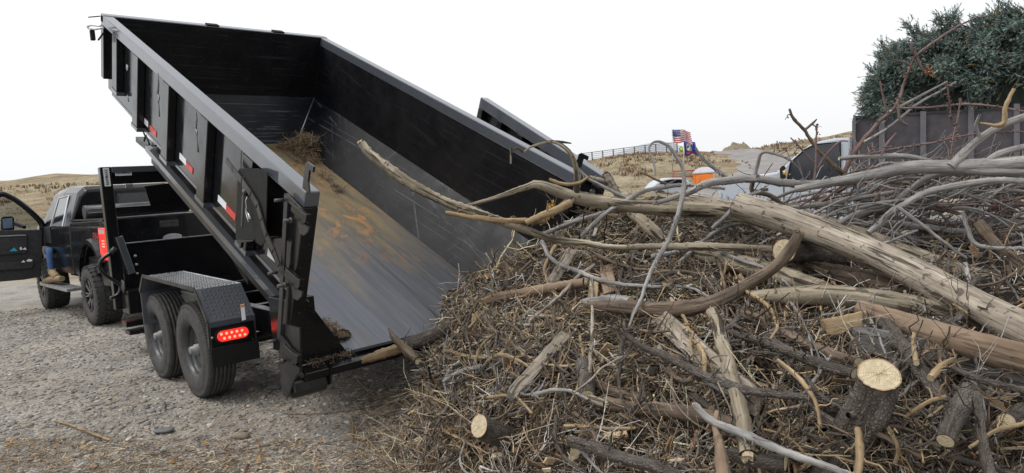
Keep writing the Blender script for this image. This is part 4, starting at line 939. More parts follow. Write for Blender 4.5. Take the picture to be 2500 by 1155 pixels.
# portable toilet
n_ = FH
base_ = pxz(1722, 470, SD); zt = pxz(1720, 408, SD)[2]; H_ = 2.25; zb = zt-H_
PT = thing('portable_toilet', 'orange portable toilet with a grey roof at foot of slope', 'portable toilet', (base_[0], base_[1], zb))
ang = -.35; px_ = RH*math.cos(ang)+FH*math.sin(ang); py_ = -RH*math.sin(ang)+FH*math.cos(ang)
def PK(q): return np.array([base_[0], base_[1], zb])+px_*q[0]+py_*q[1]+UP*q[2]
W2 = .5
m = mb(); m.box((-W2, -W2, .1), (W2, W2, 1.93), PK); m.build('toilet_wall', M['orange'], PT, bevel=.05)
m = mb(); m.box((-W2+.1, -W2-.03, .2), (W2-.08, -W2-.001, 1.72), PK); m.prism([(-W2+.1, -W2-.03, 1.72), (W2-.08, -W2-.03, 1.72), (W2-.2, -W2-.03, 1.86), (0, -W2-.03, 1.9), (-W2+.22, -W2-.03, 1.86)], (0, .029, 0), PK); dr2 = m.build('toilet_door', M['orange'], PT, bevel=.01)
m = mb(); m.prism([(.02+.2*math.cos(t), -W2-.034, 1.35+.11*math.sin(t)) for t in np.linspace(0, 2*math.pi, 24)[:-1]], (0, -.008, 0), PK); m.build('oval_sign', M['greyroof'], dr2)
for x in (-W2-.01, W2-.07):
    m = mb(); m.box((x, -W2-.02, .1), (x+.08, -W2+.06, 1.95), PK); m.build('corner_trim', M['greyroof' if x > 0 else 'orange'], PT)
for x in (W2+.001,):
    m = mb(); m.box((x, -.05, .2), (x+.02, .0, 1.8), PK); m.box((x, .2, .2), (x+.02, .25, 1.8), PK); m.build('wall_rib', M['greyroof'], PT)
rings = [(-W2-.04, 1.93), (-W2-.04, 2.0), (-W2+.12, 2.16), (-W2+.35, 2.25)]
m = mb(); vs = []
for r_, z in rings:
    for sx, sy in ((-1, -1), (1, -1), (1, 1), (-1, 1)): vs.append(PK((-r_*sx, -r_*sy, z)))
m.add(vs, [(i*4+j, i*4+(j+1) % 4, (i+1)*4+(j+1) % 4, (i+1)*4+j) for i in range(3) for j in range(4)]+[(12, 13, 14, 15), (3, 2, 1, 0)]); m.build('toilet_roof', M['greyroof'], PT, bevel=.02)
# red pipe rack left of it
RK = thing('pipe_rack', 'dark red tubular metal frame beside the orange toilet', 'metal frame', tuple(pxz(1668, 470, SD)))
for x in (1643, 1668, 1692):
    m = mb(); a = pxz(x, 418, SD+.6); m.tube([a, a-UP*1.3], .035, 8); m.build('rack_post', M['redpipe'], RK)
m = mb(); m.tube([pxz(1642, 418.5, SD+.6), pxz(1698, 416, SD+.6)], .03, 8); m.build('rack_rail', M['redpipe'], RK)
m = mb(); m.tube([pxz(1642, 432, SD+.6), pxz(1698, 430, SD+.6)], .025, 8); m.build('rack_rail', M['redpipe'], RK)
# white parked car, mostly hidden by the brush
CV = thing('parked_car', 'white car roof showing just above the brush pile left of toilet', 'car', tuple(pxz(1640, 470, 30)))
def cp(x, y, d=0.): return onP(x, y, C+FH*30+FH*d, FH)
m = mb(); m.prism([cp(x, y) for x, y in [(1590, 462), (1602, 448), (1618, 438), (1640, 434), (1665, 434), (1682, 442), (1692, 455), (1694, 480), (1590, 480)]], FH*1.7); m.build('car_body', M['whitepaint'], CV, bevel=.06)
m = mb(); m.prism([cp(x, y, -.01) for x, y in [(1610, 449), (1622, 441), (1640, 438), (1662, 438), (1674, 444), (1680, 451)]], FH*-.02); m.build('car_window', M['glass'], CV)
for x in (1612, 1676):
    c0 = cp(x, 482, .0); m = mb(); m.lathe([(.1, -.02), (.28, -.03), (.32, 0), (.32, .18)], c0, FH, 20); m.build('car_wheel', M['rubber'], CV)
# flags
def flag(name, label, pole_px, ytop, ybot, s0, fl, fn):
    F_ = thing(name, label, 'flag', tuple(pxz(pole_px, ybot, s0)))
    a, b_ = pxz(pole_px+1.5, ybot, s0), pxz(pole_px, ytop, s0); m = mb(); m.tube([a, b_], .022, 8); m.build('flag_pole', M['steel'], F_)
    fn(F_, b_, s0); return F_
def wavy(o, wx, hz, nx, cells, parent, s0, droop=.18):
    """cells: list of (u0,u1,v0,v1,mat,name) on a waving cloth; each colour field its own part"""
    def pt(u, v, e=0):
        x = wx*u*(.93); z = -hz*v-droop*u*u*wx-.05*math.sin(u*7)*(.3+v); y = .09*math.sin(u*9+v*2)+.05*math.sin(u*17)
        return o+RH*(x+.06*v)+UP*z+FH*(y-e)
    for (u0, u1, v0, v1, mat, nm, e) in cells:
        k = max(2, int((u1-u0)*nx)); vs = []
        for i in range(k+1):
            u = u0+(u1-u0)*i/k; vs += [pt(u, v0, e), pt(u, v1, e), pt(u, v0, e-.006), pt(u, v1, e-.006)]
        fs = []
        for i in range(k):
            a = i*4; b_ = a+4; fs += [(a, b_, b_+1, a+1), (a+2, a+3, b_+3, b_+2), (a, a+2, b_+2, b_), (a+1, b_+1, b_+3, a+3)]
        m = mb(); m.add(vs, fs, True); m.build(nm, mat, parent)
    return pt
fr_, fw_, fb_ = simple('flag_red', (.42, .05, .07), .8), simple('flag_white', (.68, .66, .68), .8), simple('flag_blue', (.05, .07, .22), .8)
fr2 = simple('seal_gold', (.5, .42, .2), .8); fb2 = simple('field_blue', (.03, .06, .36), .8)
def usf(Pn, top, s0):
    hz, wx = .68, 1.02
    cells = []
    for k in range(13):
        u0 = .42 if k < 7 else 0
        cells.append((u0, 1, k/13, (k+1)/13, fr_ if k % 2 == 0 else fw_, 'stripe', 0))
    cells.append((0, .42, 0, 7/13, fb_, 'canton', 0))
    pt = wavy(top, wx, hz, 22, cells, Pn, s0, .2)
    m = mb()
    for r_ in range(5):
        for c_ in range(6):
            p = pt(.035+c_*.068, .035+r_*.115, .012); m.box(p-np.array([.012, .012, .012]), p+np.array([.012, .012, .012]))
    m.build('star_field', fw_, Pn, kind='stuff')
flag('american_flag', 'striped american flag flying from a pole on the grassy slope', 1641, 316, 450, 36, None, usf)
def idf(Pn, top, s0):
    cells = [(0, 1, 0, 1, fb2, 'blue_field', 0)]
    pt = wavy(top, .66, .72, 16, cells, Pn, s0, .12)
    def disc(r1, r0, mat, e, nm):
        m = mb(); vs = []
        for k in range(28):
            t = 2*math.pi*k/28; vs += [pt(.5+r1*math.cos(t), .42+r1*.9*math.sin(t), e), pt(.5+r0*math.cos(t), .42+r0*.9*math.sin(t), e)]
        m.add(vs, [(2*k, 2*((k+1) % 28), 2*((k+1) % 28)+1, 2*k+1) for k in range(28)]); m.build(nm, mat, Pn)
    disc(.36, .29, fr2, .02, 'seal_ring'); disc(.29, .001, simple('seal_centre', (.4, .48, .45), .8, var=.6, nscale=18), .016, 'seal_centre')
    m = mb(); m.add([pt(.12+.76*i/8, v, .02) for i in range(9) for v in (.78, .88)], [(2*i, 2*i+2, 2*i+3, 2*i+1) for i in range(8)]); m.build('name_ribbon', fr_, Pn)
flag('state_flag', 'blue flag with a round gold seal flying below the striped one', 1669, 345, 450, 36.5, None, idf)
# far worker in hi-vis
P = pxz(1664, 368, 105); vs = [P+UP*.0, P+UP*.0-RH*.1, P-RH*.12-UP*.4, P-RH*.14-UP*.8, P+RH*.1, P+RH*.14-UP*.4, P+RH*.18-UP*.8, P+UP*.4, P+UP*.58, P+UP*.72, P-RH*.22+UP*.4, P-RH*.34+UP*.15, P-RH*.2-FH*.15+UP*.0, P+RH*.22+UP*.4, P+RH*.3+UP*.15, P+RH*.25-FH*.2+UP*.05]
es = [(0, 1), (1, 2), (2, 3), (0, 4), (4, 5), (5, 6), (0, 7), (7, 8), (8, 9), (7, 10), (10, 11), (11, 12), (7, 13), (13, 14), (14, 15)]
WK = skin_body('person', vs, es, [.15, .1, .08, .06, .1, .08, .06, .17, .07, .11, .08, .05, .045, .08, .05, .045], M['jacket'], label='distant worker in a lime hi-vis vest on top of slope', category='person')
m = mb(); m.tube([P-UP*.02, P+UP*.2, P+UP*.42, P+UP*.5], [.2, .2, .22, .12], 12); m.build('hi_vis_vest', M['hivis'], WK)
# fences on the ridges
def fence(name, label, xs, s0, y_of, n_posts, hgt):
    Fe = thing(name, label, 'fence', tuple(tpos(xs[0], s0)))
    pts = []
    for i in range(n_posts):
        x = xs[0]+(xs[1]-xs[0])*i/(n_posts-1); P = tpos(x, s0); P[2] = y_of(x, s0)-hgt; pts.append(P)
        m = mb(); m.tube([P-UP*1.0, P+UP*hgt], .045, 6); m.build('fence_post', M['frame'], Fe)
    m = mb()
    for k in range(9):
        z = hgt*(.08+.9*k/8)
        for a, b_ in zip(pts[:-1], pts[1:]): m.tube([a+UP*z, b_+UP*z], .010 if 0 < k < 8 else .02, 4)
    for a, b_ in zip(pts[:-1], pts[1:]):
        for j in range(12):
            q = a+(b_-a)*(j/12); m.tube([q+UP*hgt*.08, q+UP*hgt*.98], .006, 3)
    m.build('fence_mesh', M['frame'], Fe, kind='stuff')
fence('wire_fence', 'thin wire fence along the dry hilltop above the black pickup', (-260, 560), 44, lambda x, s: C[2]+s*((535.5-.0702*x)-(441))/F if x < 300 else C[2]+s*((535.5-.0702*x)-(441))/F, 22, 1.5)
fence('wire_fence', 'tall wire fence crossing the ridge behind the two flags', (1380, 1665), 53, lambda x, s: pxz(x, np.interp(x, [1380, 1430, 1600, 1665], [392, 374, 352, 347]), s)[2], 12, 1.3)

# dirt mound, shrub on the right ridge
# grass tufts over the slope (one mass)
def tufts():
    N = 15000; s0 = rng.uniform(21, 66, N); a = np.where(rng.uniform(0, 1, N) < .4, rng.uniform(-.85, -.55, N), rng.uniform(.08, .62, N))
    Px = C[0]+FH[0]*s0+RH[0]*s0*a; Py = C[1]+FH[1]*s0+RH[1]*s0*a
    px = 1250+F*a; xa = np.interp(s0, [r[0] for r in rows], [r[1] for r in rows]); xb = np.interp(s0, [r[0] for r in rows], [r[2] for r in rows])
    ok = ~((px > xa-5) & (px < xb+5) & (s0 < 64)) & (s0 < np.interp(a, AZ, RS)-np.where(a < 0, 5, 1.5)); Px, Py, s0, a = Px[ok], Py[ok], s0[ok], a[ok]; N = len(Px)
    pz = terr(Px, Py); o = np.stack([Px, Py, pz-.03], 1); V = []; Cc = []
    kk = (s0-20)/(np.interp(a, AZ, RS)-20); brown = (kk > .62+.16*np.sin(a*60)+.12*np.sin(a*23+s0)) & (rng.uniform(0, 1, N) < .7)
    hgt = np.where(brown, rng.uniform(.06, .20, N), rng.uniform(.02, .06, N))
    c0 = np.where(brown[:, None], np.array([[.20, .135, .085]]), np.array([[.32, .27, .18]]))*(.6+.8*rng.uniform(0, 1, (N, 1)))
    for k in range(4):
        th = rng.uniform(0, 6.28, N); dx_ = np.stack([np.cos(th), np.sin(th), 0*th], 1); lean = np.stack([rng.normal(size=N)*.3, rng.normal(size=N)*.3, np.ones(N)], 1)
        wd = (.02+.04*rng.uniform(0, 1, N))[:, None]; b_ = o+dx_*rng.uniform(-.2, .2, (N, 1)); tp = b_+lean*hgt[:, None]
        V.append(np.stack([b_-dx_*wd, b_+dx_*wd, tp+dx_*wd*.25, tp-dx_*wd*.25], 1)); Cc.append(np.repeat(c0[:, None], 4, 1))
    V = np.concatenate(V).reshape(-1, 3); return quickmesh('grass', V, np.arange(len(V)).reshape(-1, 4), np.concatenate(Cc).reshape(-1, 3), False)
link('dry_grass', tufts(), None, M['drygrass'], kind='stuff')
def mound(name, label, x0, x1, y0, s0, mat, seed, cat):
    r_ = np.random.default_rng(seed); m = mb(); nx_, ny_ = 34, 14; vs = []
    for i in range(nx_):
        for j in range(ny_):
            u = i/(nx_-1); v = j/(ny_-1); P = tpos(x0+(x1-x0)*u, s0+8*v); top = pxz((x0+x1)/2, y0, s0+4)[2]
            e = (max(0, math.sin(math.pi*u))**.45)*(max(0, math.sin(math.pi*v))**.6); P[2] = P[2]-.1+(top-P[2])*e*(1+.10*math.sin(u*19)+.06*r_.normal()); vs.append(P)
    m.add(vs, [(i*ny_+j, (i+1)*ny_+j, (i+1)*ny_+j+1, i*ny_+j+1) for i in range(nx_-1) for j in range(ny_-1)], True)
    return m.build(name, mat, None, label=label, category=cat)
mound('dirt_mound', 'low flat dirt mound on the ridge above the gravel road', 1770, 1850, 347, 62, simple('mound_soil', (.17, .14, .09), .95, var=.4, nscale=3, bmp=.5), 3, 'mound')

# ---------------------------------------------------------------- brush pile surface
AN = np.array([(900, 1200, 3.6), (1000, 1155, 3.7), (1000, 950, 4.3), (1080, 800, 4.95), (1100, 700, 5.25), (1270, 590, 5.6), (1450, 480, 5.75), (1600, 450, 6.0), (1250, 1155, 3.1), (1250, 950, 3.55), (1250, 780, 4.3),
    (1450, 650, 4.8), (1450, 850, 3.7), (1450, 1155, 2.85), (1700, 1155, 2.65), (1700, 900, 3.15), (1700, 700, 4.05), (1700, 550, 5.1), (1850, 470, 5.6), (2100, 1155, 2.5), (2100, 930, 2.75), (2100, 750, 3.4),
    (2100, 600, 4.4), (2100, 480, 5.4), (2100, 400, 6.1), (2500, 1155, 2.4), (2500, 900, 2.75), (2500, 750, 3.2), (2500, 600, 4.0), (2500, 480, 4.8), (2500, 400, 5.4), (2700, 1155, 2.4), (2700, 600, 4.0), (1250, 1250, 2.9), (1900, 1250, 2.5), (2500, 1250, 2.3), (900, 800, 5.0), (1100, 450, 5.2), (900, 350, 4.8), (1600, 300, 6.2), (2300, 100, 6.0), (2000, 250, 6.2), (2500, 250, 5.6)])
def _phi(r): return r**1.5
_A = AN[:, :2]/1000.; _d = np.linalg.norm(_A[:, None]-_A[None], axis=2)
_Mx = np.block([[_phi(_d), np.c_[np.ones(len(_A)), _A]], [np.c_[np.ones(len(_A)), _A].T, np.zeros((3, 3))]])
_W = np.linalg.solve(_Mx+np.diag([.002]*len(_A)+[0]*3), np.r_[AN[:, 2], 0, 0, 0])
def D(x, y):
    q = np.stack([np.asarray(x, float)/1000., np.asarray(y, float)/1000.], -1); sh = q.shape[:-1]; q = q.reshape(-1, 2)
    v = _phi(np.linalg.norm(q[:, None]-_A[None], axis=2))@_W[:-3]+_W[-3]+q@_W[-2:]; return v.reshape(sh)
topx = [930, 1000, 1050, 1095, 1180, 1270, 1350, 1450, 1550, 1700, 1850, 1950, 2100, 2300, 2500, 2750]
topyv = [1190, 1040, 850, 712, 655, 606, 560, 502, 484, 482, 500, 545, 565, 570, 560, 550]
def topl(x): return np.interp(x, topx, topyv)
def surf(x, y, extra=0.0): # vectorised surface point
    s_ = D(x, y)+.10+extra
    v = _f[None]+CR[None]*((np.asarray(x)-1250)/F)[..., None].reshape(-1, 1)-CU[None]*((np.asarray(y)-577.5)/F)[..., None].reshape(-1, 1)
    return C[None]+v*s_.reshape(-1, 1)
gxs = np.linspace(975, 2740, 90); NY = 56; XX, TT = np.meshgrid(gxs, np.linspace(0, 1, NY), indexing='ij')
YY = topl(XX)+(1235-topl(XX))*TT
lowr = lambda x, y: sm(700, 900, y)*sm(1100, 1350, x)
SP_ = surf(XX.ravel(), YY.ravel(), .12+.30*lowr(XX.ravel(), YY.ravel())).reshape(len(gxs), NY, 3)
gz_ = rng.normal(size=(len(gxs), NY))*.012; SP_[:, :, 2] += gz_
SP_[:, :, 2] = np.maximum(SP_[:, :, 2], .0)
# back side of the mound falls away to the ground behind the crest
back = []
for k, (dd_, fz) in enumerate([(.35, .93), (.8, .75), (1.3, .45), (1.8, .1)][::-1]):
    b_ = SP_[:, 0].copy(); far = np.clip((gxs-1500)/250, 0.12, 1)[:, None]; b_ += FH[None]*dd_*far; b_[:, 2] = np.where(gxs < 1480, np.minimum(b_[:, 2], SP_[:, 0, 2]-(1-fz)*.35*np.clip((gxs-900)/200, 0, 1)), b_[:, 2]*fz); back.append(b_)
SB = np.concatenate([np.stack(back, 1), SP_], 1)
front = SP_[:, -1].copy(); front[:, 2] = -.02; front -= FH[None]*.2; SB = np.concatenate([SB, front[:, None]], 1)
left = SB[:1].copy(); left[:, :, 2] = -.03; left -= RH[None, None]*.05; SB = np.concatenate([left, SB], 0)
mid = SB[-1:].copy(); mid += RH[None, None]*.6; mid[:, :, 2] *= .55; right = SB[-1:].copy(); right += RH[None, None]*1.3; right[:, :, 2] = -.03; right = np.concatenate([mid, right], 0); SB = np.concatenate([SB, right], 0)
a_, b_ = SB.shape[:2]; I = np.arange(a_*b_).reshape(a_, b_)
M['gap_shade'] = simple('gap_shade_core', (.008, .006, .0045), .95, var=.7, nscale=30, bmp=.8)  # near black core under the twigs puts gap shade into its colour
link('pile_shade_core', quickmesh('pile_shade_core', SB.reshape(-1, 3), np.stack([I[:-1, :-1], I[:-1, 1:], I[1:, 1:], I[1:, :-1]], -1).reshape(-1, 4)), None, M['gap_shade'], kind='stuff', label='near black core sheet giving the shaded gaps inside brush pile', category='pile core')

def tubes(P, R, n=3, cols=None, name='twigs'):
    """P (N,K,3) paths, R (N,K) radii -> one mesh"""
    N, K_ = P.shape[:2]; Tn = np.gradient(P, axis=1); Tn /= np.linalg.norm(Tn, axis=2)[..., None]+1e-9
    a = rng.normal(size=(N, 1, 3)); x = a-Tn*(a*Tn).sum(2)[..., None]; x /= np.linalg.norm(x, axis=2)[..., None]+1e-9; y = np.cross(Tn, x)
    th = 2*np.pi*np.arange(n)/n
    V = P[:, :, None]+R[:, :, None, None]*(np.cos(th)[None, None, :, None]*x[:, :, None]+np.sin(th)[None, None, :, None]*y[:, :, None])
    base = (np.arange(N)*K_*n)[:, None, None]; i = np.arange(K_-1)[None, :, None]*n; j = np.arange(n)[None, None, :]; j2 = (j+1) % n
    Q = np.stack([base+i+j, base+i+j2, base+i+n+j2, base+i+n+j], -1).reshape(-1, 4)
    c = None if cols is None else np.repeat(cols, K_*n, 0)
    return V.reshape(-1, 3), Q, c
def bent(o, d, ln, K_=5, bend=.35, wig=.06):
    N = len(o); d = d/(np.linalg.norm(d, axis=1)[:, None]+1e-9); b = rng.normal(size=(N, 3)); b -= d*(b*d).sum(1)[:, None]; b /= np.linalg.norm(b, axis=1)[:, None]+1e-9
    t = np.linspace(0, 1, K_)[None, :, None]; bd = rng.normal(size=(N, 1, 1))*bend
    P = o[:, None]+d[:, None]*t*ln[:, None, None]+b[:, None]*bd*ln[:, None, None]*(t*t)+rng.normal(size=(N, K_, 3))*wig*ln[:, None, None]*.35*(t > 0)
    return P
# sample positions on the mound by area
def sample(N, wfun=None):
    x = rng.uniform(985, 2660, N*3); y = topl(x)+(1215-topl(x))*rng.uniform(0, 1, N*3)**.95
    s_ = D(x, y); wgt = (s_/6.)**1.3                       # even per area of mound, not of picture
    if wfun is not None: wgt = wgt*wfun(x, y)
    k = rng.choice(len(x), N, replace=False, p=wgt/wgt.sum()); return x[k], y[k]
def nrm(x, y):
    e = 12; p0 = surf(x, y); px_ = surf(x+e, y); py_ = surf(x, y+e); n_ = np.cross(px_-p0, py_-p0); n_ /= np.linalg.norm(n_, axis=1)[:, None]+1e-9
    tow = C[None]-p0; s_ = np.sign((n_*tow).sum(1))[:, None]; return n_*s_
TC = np.array([(.42, .315, .20), (.26, .195, .13), (.215, .185, .15), (.26, .243, .225), (.62, .52, .38), (.09, .068, .05), (.42, .39, .345), (.05, .038, .028)])
def tuck(o, n_, ln):
    """twigs that would lie across a larger piece of wood are pushed under it"""
    push = np.zeros(len(o))
    for a in range(0, len(o), 1500):
        d = o[a:a+1500, None]-REGP[None]; h = (d*n_[a:a+1500, None]).sum(2); lat = np.sqrt(np.maximum((d*d).sum(2)-h*h, 0))
        near = (lat < REGR[None]+.22*ln[a:a+1500, None]+.012) & (h > -REGR[None]*1.5) & (h < .30)
        push[a:a+1500] = np.where(near, h+REGR[None]*2+.03, 0).max(1)
    return o-n_*np.clip(push, 0, .35)[:, None]
def twigset(N, l0, l1, r0, r1, up, bend, wfun, off0, off1, kids, name, cw, **k):
    x, y = sample(N, wfun); p = surf(x, y); n_ = nrm(x, y); dep = rng.uniform(0, 1, N)**.8; o = p+n_*(off1+(off0*(1+1.1*lowr(x, y))-off1)*dep)[:, None]
    # neighbouring twigs lie roughly the same way, as raked clumps do
    fa = 2.2*np.sin(p[:, 0]*2.3+1.3*np.sin(p[:, 1]*2.9))+1.7*np.sin(p[:, 1]*3.1-p[:, 2]*4); fd = RH[None]*np.cos(fa)[:, None]+UP[None]*np.sin(fa)[:, None]
    d = rng.normal(size=(N, 3))+fd*.9*rng.choice([-1, 1], (N, 1)); d -= n_*(d*n_).sum(1)[:, None]*(1-up); ln = rng.uniform(l0, l1, N)*rng.uniform(.6, 1.2, N); r = rng.uniform(r0, r1, N)
    keep = rng.uniform(0, 1, N) < .12; o = np.where(keep[:, None], o, tuck(o, n_, ln))
    P = bent(o-d/np.linalg.norm(d, axis=1)[:, None]*ln[:, None]*.4, d, ln, 6, bend); R = r[:, None]*np.linspace(1, .45, 6)[None]
    ci = rng.choice(len(TC), N, p=cw); col = np.clip(TC[ci]*np.exp(rng.normal(size=(N, 1))*.55-.12), .01, .68); vs, qs, cs = [], [], []  # wide tone spread puts highlights and dark gaps into twig colour
    V, Q, c = tubes(P, R, 3 if r1 < .005 else 5, col); vs.append(V); qs.append(Q); cs.append(c); nV = len(V)
    for kk in range(kids):
        f_ = rng.integers(1, 5, N); b0 = P[np.arange(N), f_]; dm = P[np.arange(N), f_+1]-b0; dm /= np.linalg.norm(dm, axis=1)[:, None]+1e-9
        dk = dm*.75+rng.normal(size=(N, 3))*.6+n_*.1; l2 = ln*rng.uniform(.15, .5, N); Pk = bent(b0, dk, l2, 5, .45, .08); Rk = (r*.62)[:, None]*np.linspace(1, .6, 5)[None]
        V, Q, c = tubes(Pk, Rk, 3, col*rng.uniform(.85, 1.2, (N, 1))); vs.append(V); qs.append(Q+nV); cs.append(c); nV += len(V)
    V = np.concatenate(vs); V[:, 2] = np.maximum(V[:, 2], .004)
    # keep out of the trailer side walls and floor
    return link(name, quickmesh(name, V, np.concatenate(qs), np.concatenate(cs)), None, M['twigs'], kind='stuff', **k)
REG = []
# ---------------------------------------------------------------- logs, branches, boards
def resamp(P, rad, step):
    P = np.array(P, float); rad = np.array(rad, float); Q = smooth(P, 10); rr_ = np.interp(np.linspace(0, len(P)-1, len(Q)), np.arange(len(P)), rad)
    L_ = np.r_[0, np.cumsum(np.linalg.norm(np.diff(Q, axis=0), axis=1))]; n_ = max(4, int(L_[-1]/step)+1); t = np.linspace(0, L_[-1], n_)
    return np.stack([np.interp(t, L_, Q[:, k]) for k in range(3)], 1), np.interp(t, L_, rr_), t
def woodtube(P, R, T_, n, rough, seed, oval=1.0, m=None, uv=None):
    """adds a barked tube; returns the rings"""
    g = np.random.default_rng(seed); k = len(P); Tn = np.gradient(P, axis=0); Tn /= np.linalg.norm(Tn, axis=1)[:, None]+1e-12
    a = np.array([0, 0, 1.]) if abs(Tn[0][2]) < .9 else np.array([1., 0, 0]); x = np.cross(Tn[0], a); x /= np.linalg.norm(x)
    th = 2*np.pi*np.arange(n)/n; ph = g.uniform(0, 6.28, 6); V = np.zeros((k, n, 3))
    for i in range(k):
        x = x-Tn[i]*(x@Tn[i]); x /= np.linalg.norm(x)+1e-12; y = np.cross(Tn[i], x)
        s_ = T_[i]; f_ = 1+rough*(.3 if i in (0, k-1) else .65 if i in (1, k-2) else 1)*(.5*np.sin(2*th+ph[0]+s_*2.1)+.35*np.sin(3*th+ph[1]-s_*3.3)+.3*np.sin(s_*9+ph[2])+.25*np.sin(s_*23+th*2+ph[3])+.5*g.normal(size=n))
        V[i] = P[i]+R[i]*f_[:, None]*(np.cos(th)[:, None]*x*oval+np.sin(th)[:, None]*y/oval)
    return V
class Wood:
    def __init__(s): s.V = []; s.Q = []; s.uv = []; s.n = 0
    def tube(s, P, R, T_, n, rough, seed, oval=1.0, endspike=False):
        V = woodtube(P, R, T_, n, rough, seed, oval); k = len(P); base = s.n
        s.V.append(V.reshape(-1, 3)); s.n += k*n; circ = 2*math.pi*float(np.mean(R))
        for i in range(k-1):
            for j in range(n):
                j2 = (j+1) % n; s.Q.append((base+i*n+j, base+i*n+j2, base+(i+1)*n+j2, base+(i+1)*n+j))
                u0, u1 = circ*j/n, circ*(j+1)/n; s.uv += [(u0, T_[i]), (u1, T_[i]), (u1, T_[i+1]), (u0, T_[i+1])]
        return V
    def build(s, name, mat, parent=None, **k):
        me = quickmesh(name, np.concatenate(s.V), np.array(s.Q)); uvl = me.uv_layers.new(name='UVMap'); uvl.data.foreach_set('uv', np.array(s.uv, np.float32).ravel())
        return link(name, me, parent, mat, **k)
def disc(ring, name, parent, mat, jag=0.0, out=None):
    c = ring.mean(0); n_ = len(ring); rads = [1.0, .72, .4, .12]; V = []; uv = []
    nv = np.cross(ring[0]-c, ring[n_//4]-c); nv /= np.linalg.norm(nv)+1e-9
    if out is not None and nv@out < 0: nv = -nv
    rr0 = float(np.linalg.norm(ring-c, axis=1).mean())
    for r_ in rads:
        for j in range(n_):
            V.append(c+(ring[j]-c)*r_*.985+nv*(.002+(jag*rr0*rng.uniform(-.3, 1) if r_ < 1 else jag*rr0*rng.uniform(0, .6))))
    V.append(c+nv*(.002+jag*rr0*.3)); f = []
    me = bpy.data.meshes.new(name)
    for i in range(3):
        for j in range(n_): f.append((i*n_+j, i*n_+(j+1) % n_, (i+1)*n_+(j+1) % n_, (i+1)*n_+j))
    for j in range(n_): f.append((3*n_+j, 3*n_+(j+1) % n_, 4*n_))
    me.from_pydata([tuple(v) for v in V], [], f); uvl = me.uv_layers.new(name='UVMap'); ang = 2*np.pi*np.arange(n_)/n_
    UV = [(rads[i]*math.cos(ang[j]), rads[i]*math.sin(ang[j])) for i in range(4) for j in range(n_)]+[(0, 0)]
    for l in me.loops: uvl.data[l.index].uv = UV[l.vertex_index]
    return link(name, me, parent, mat)
SEED = [10]
def P3(pts, off=0.0):
    out = []
    for q in pts:
        x, y = q[0], q[1]; s_ = q[2] if len(q) > 2 else float(D(x, y))-off
        if len(q) == 2 and y < topl(x)-20: s_ = float(D(x, y))-off*.5
        out.append(atd(x, y, s_))
    return np.array(out)
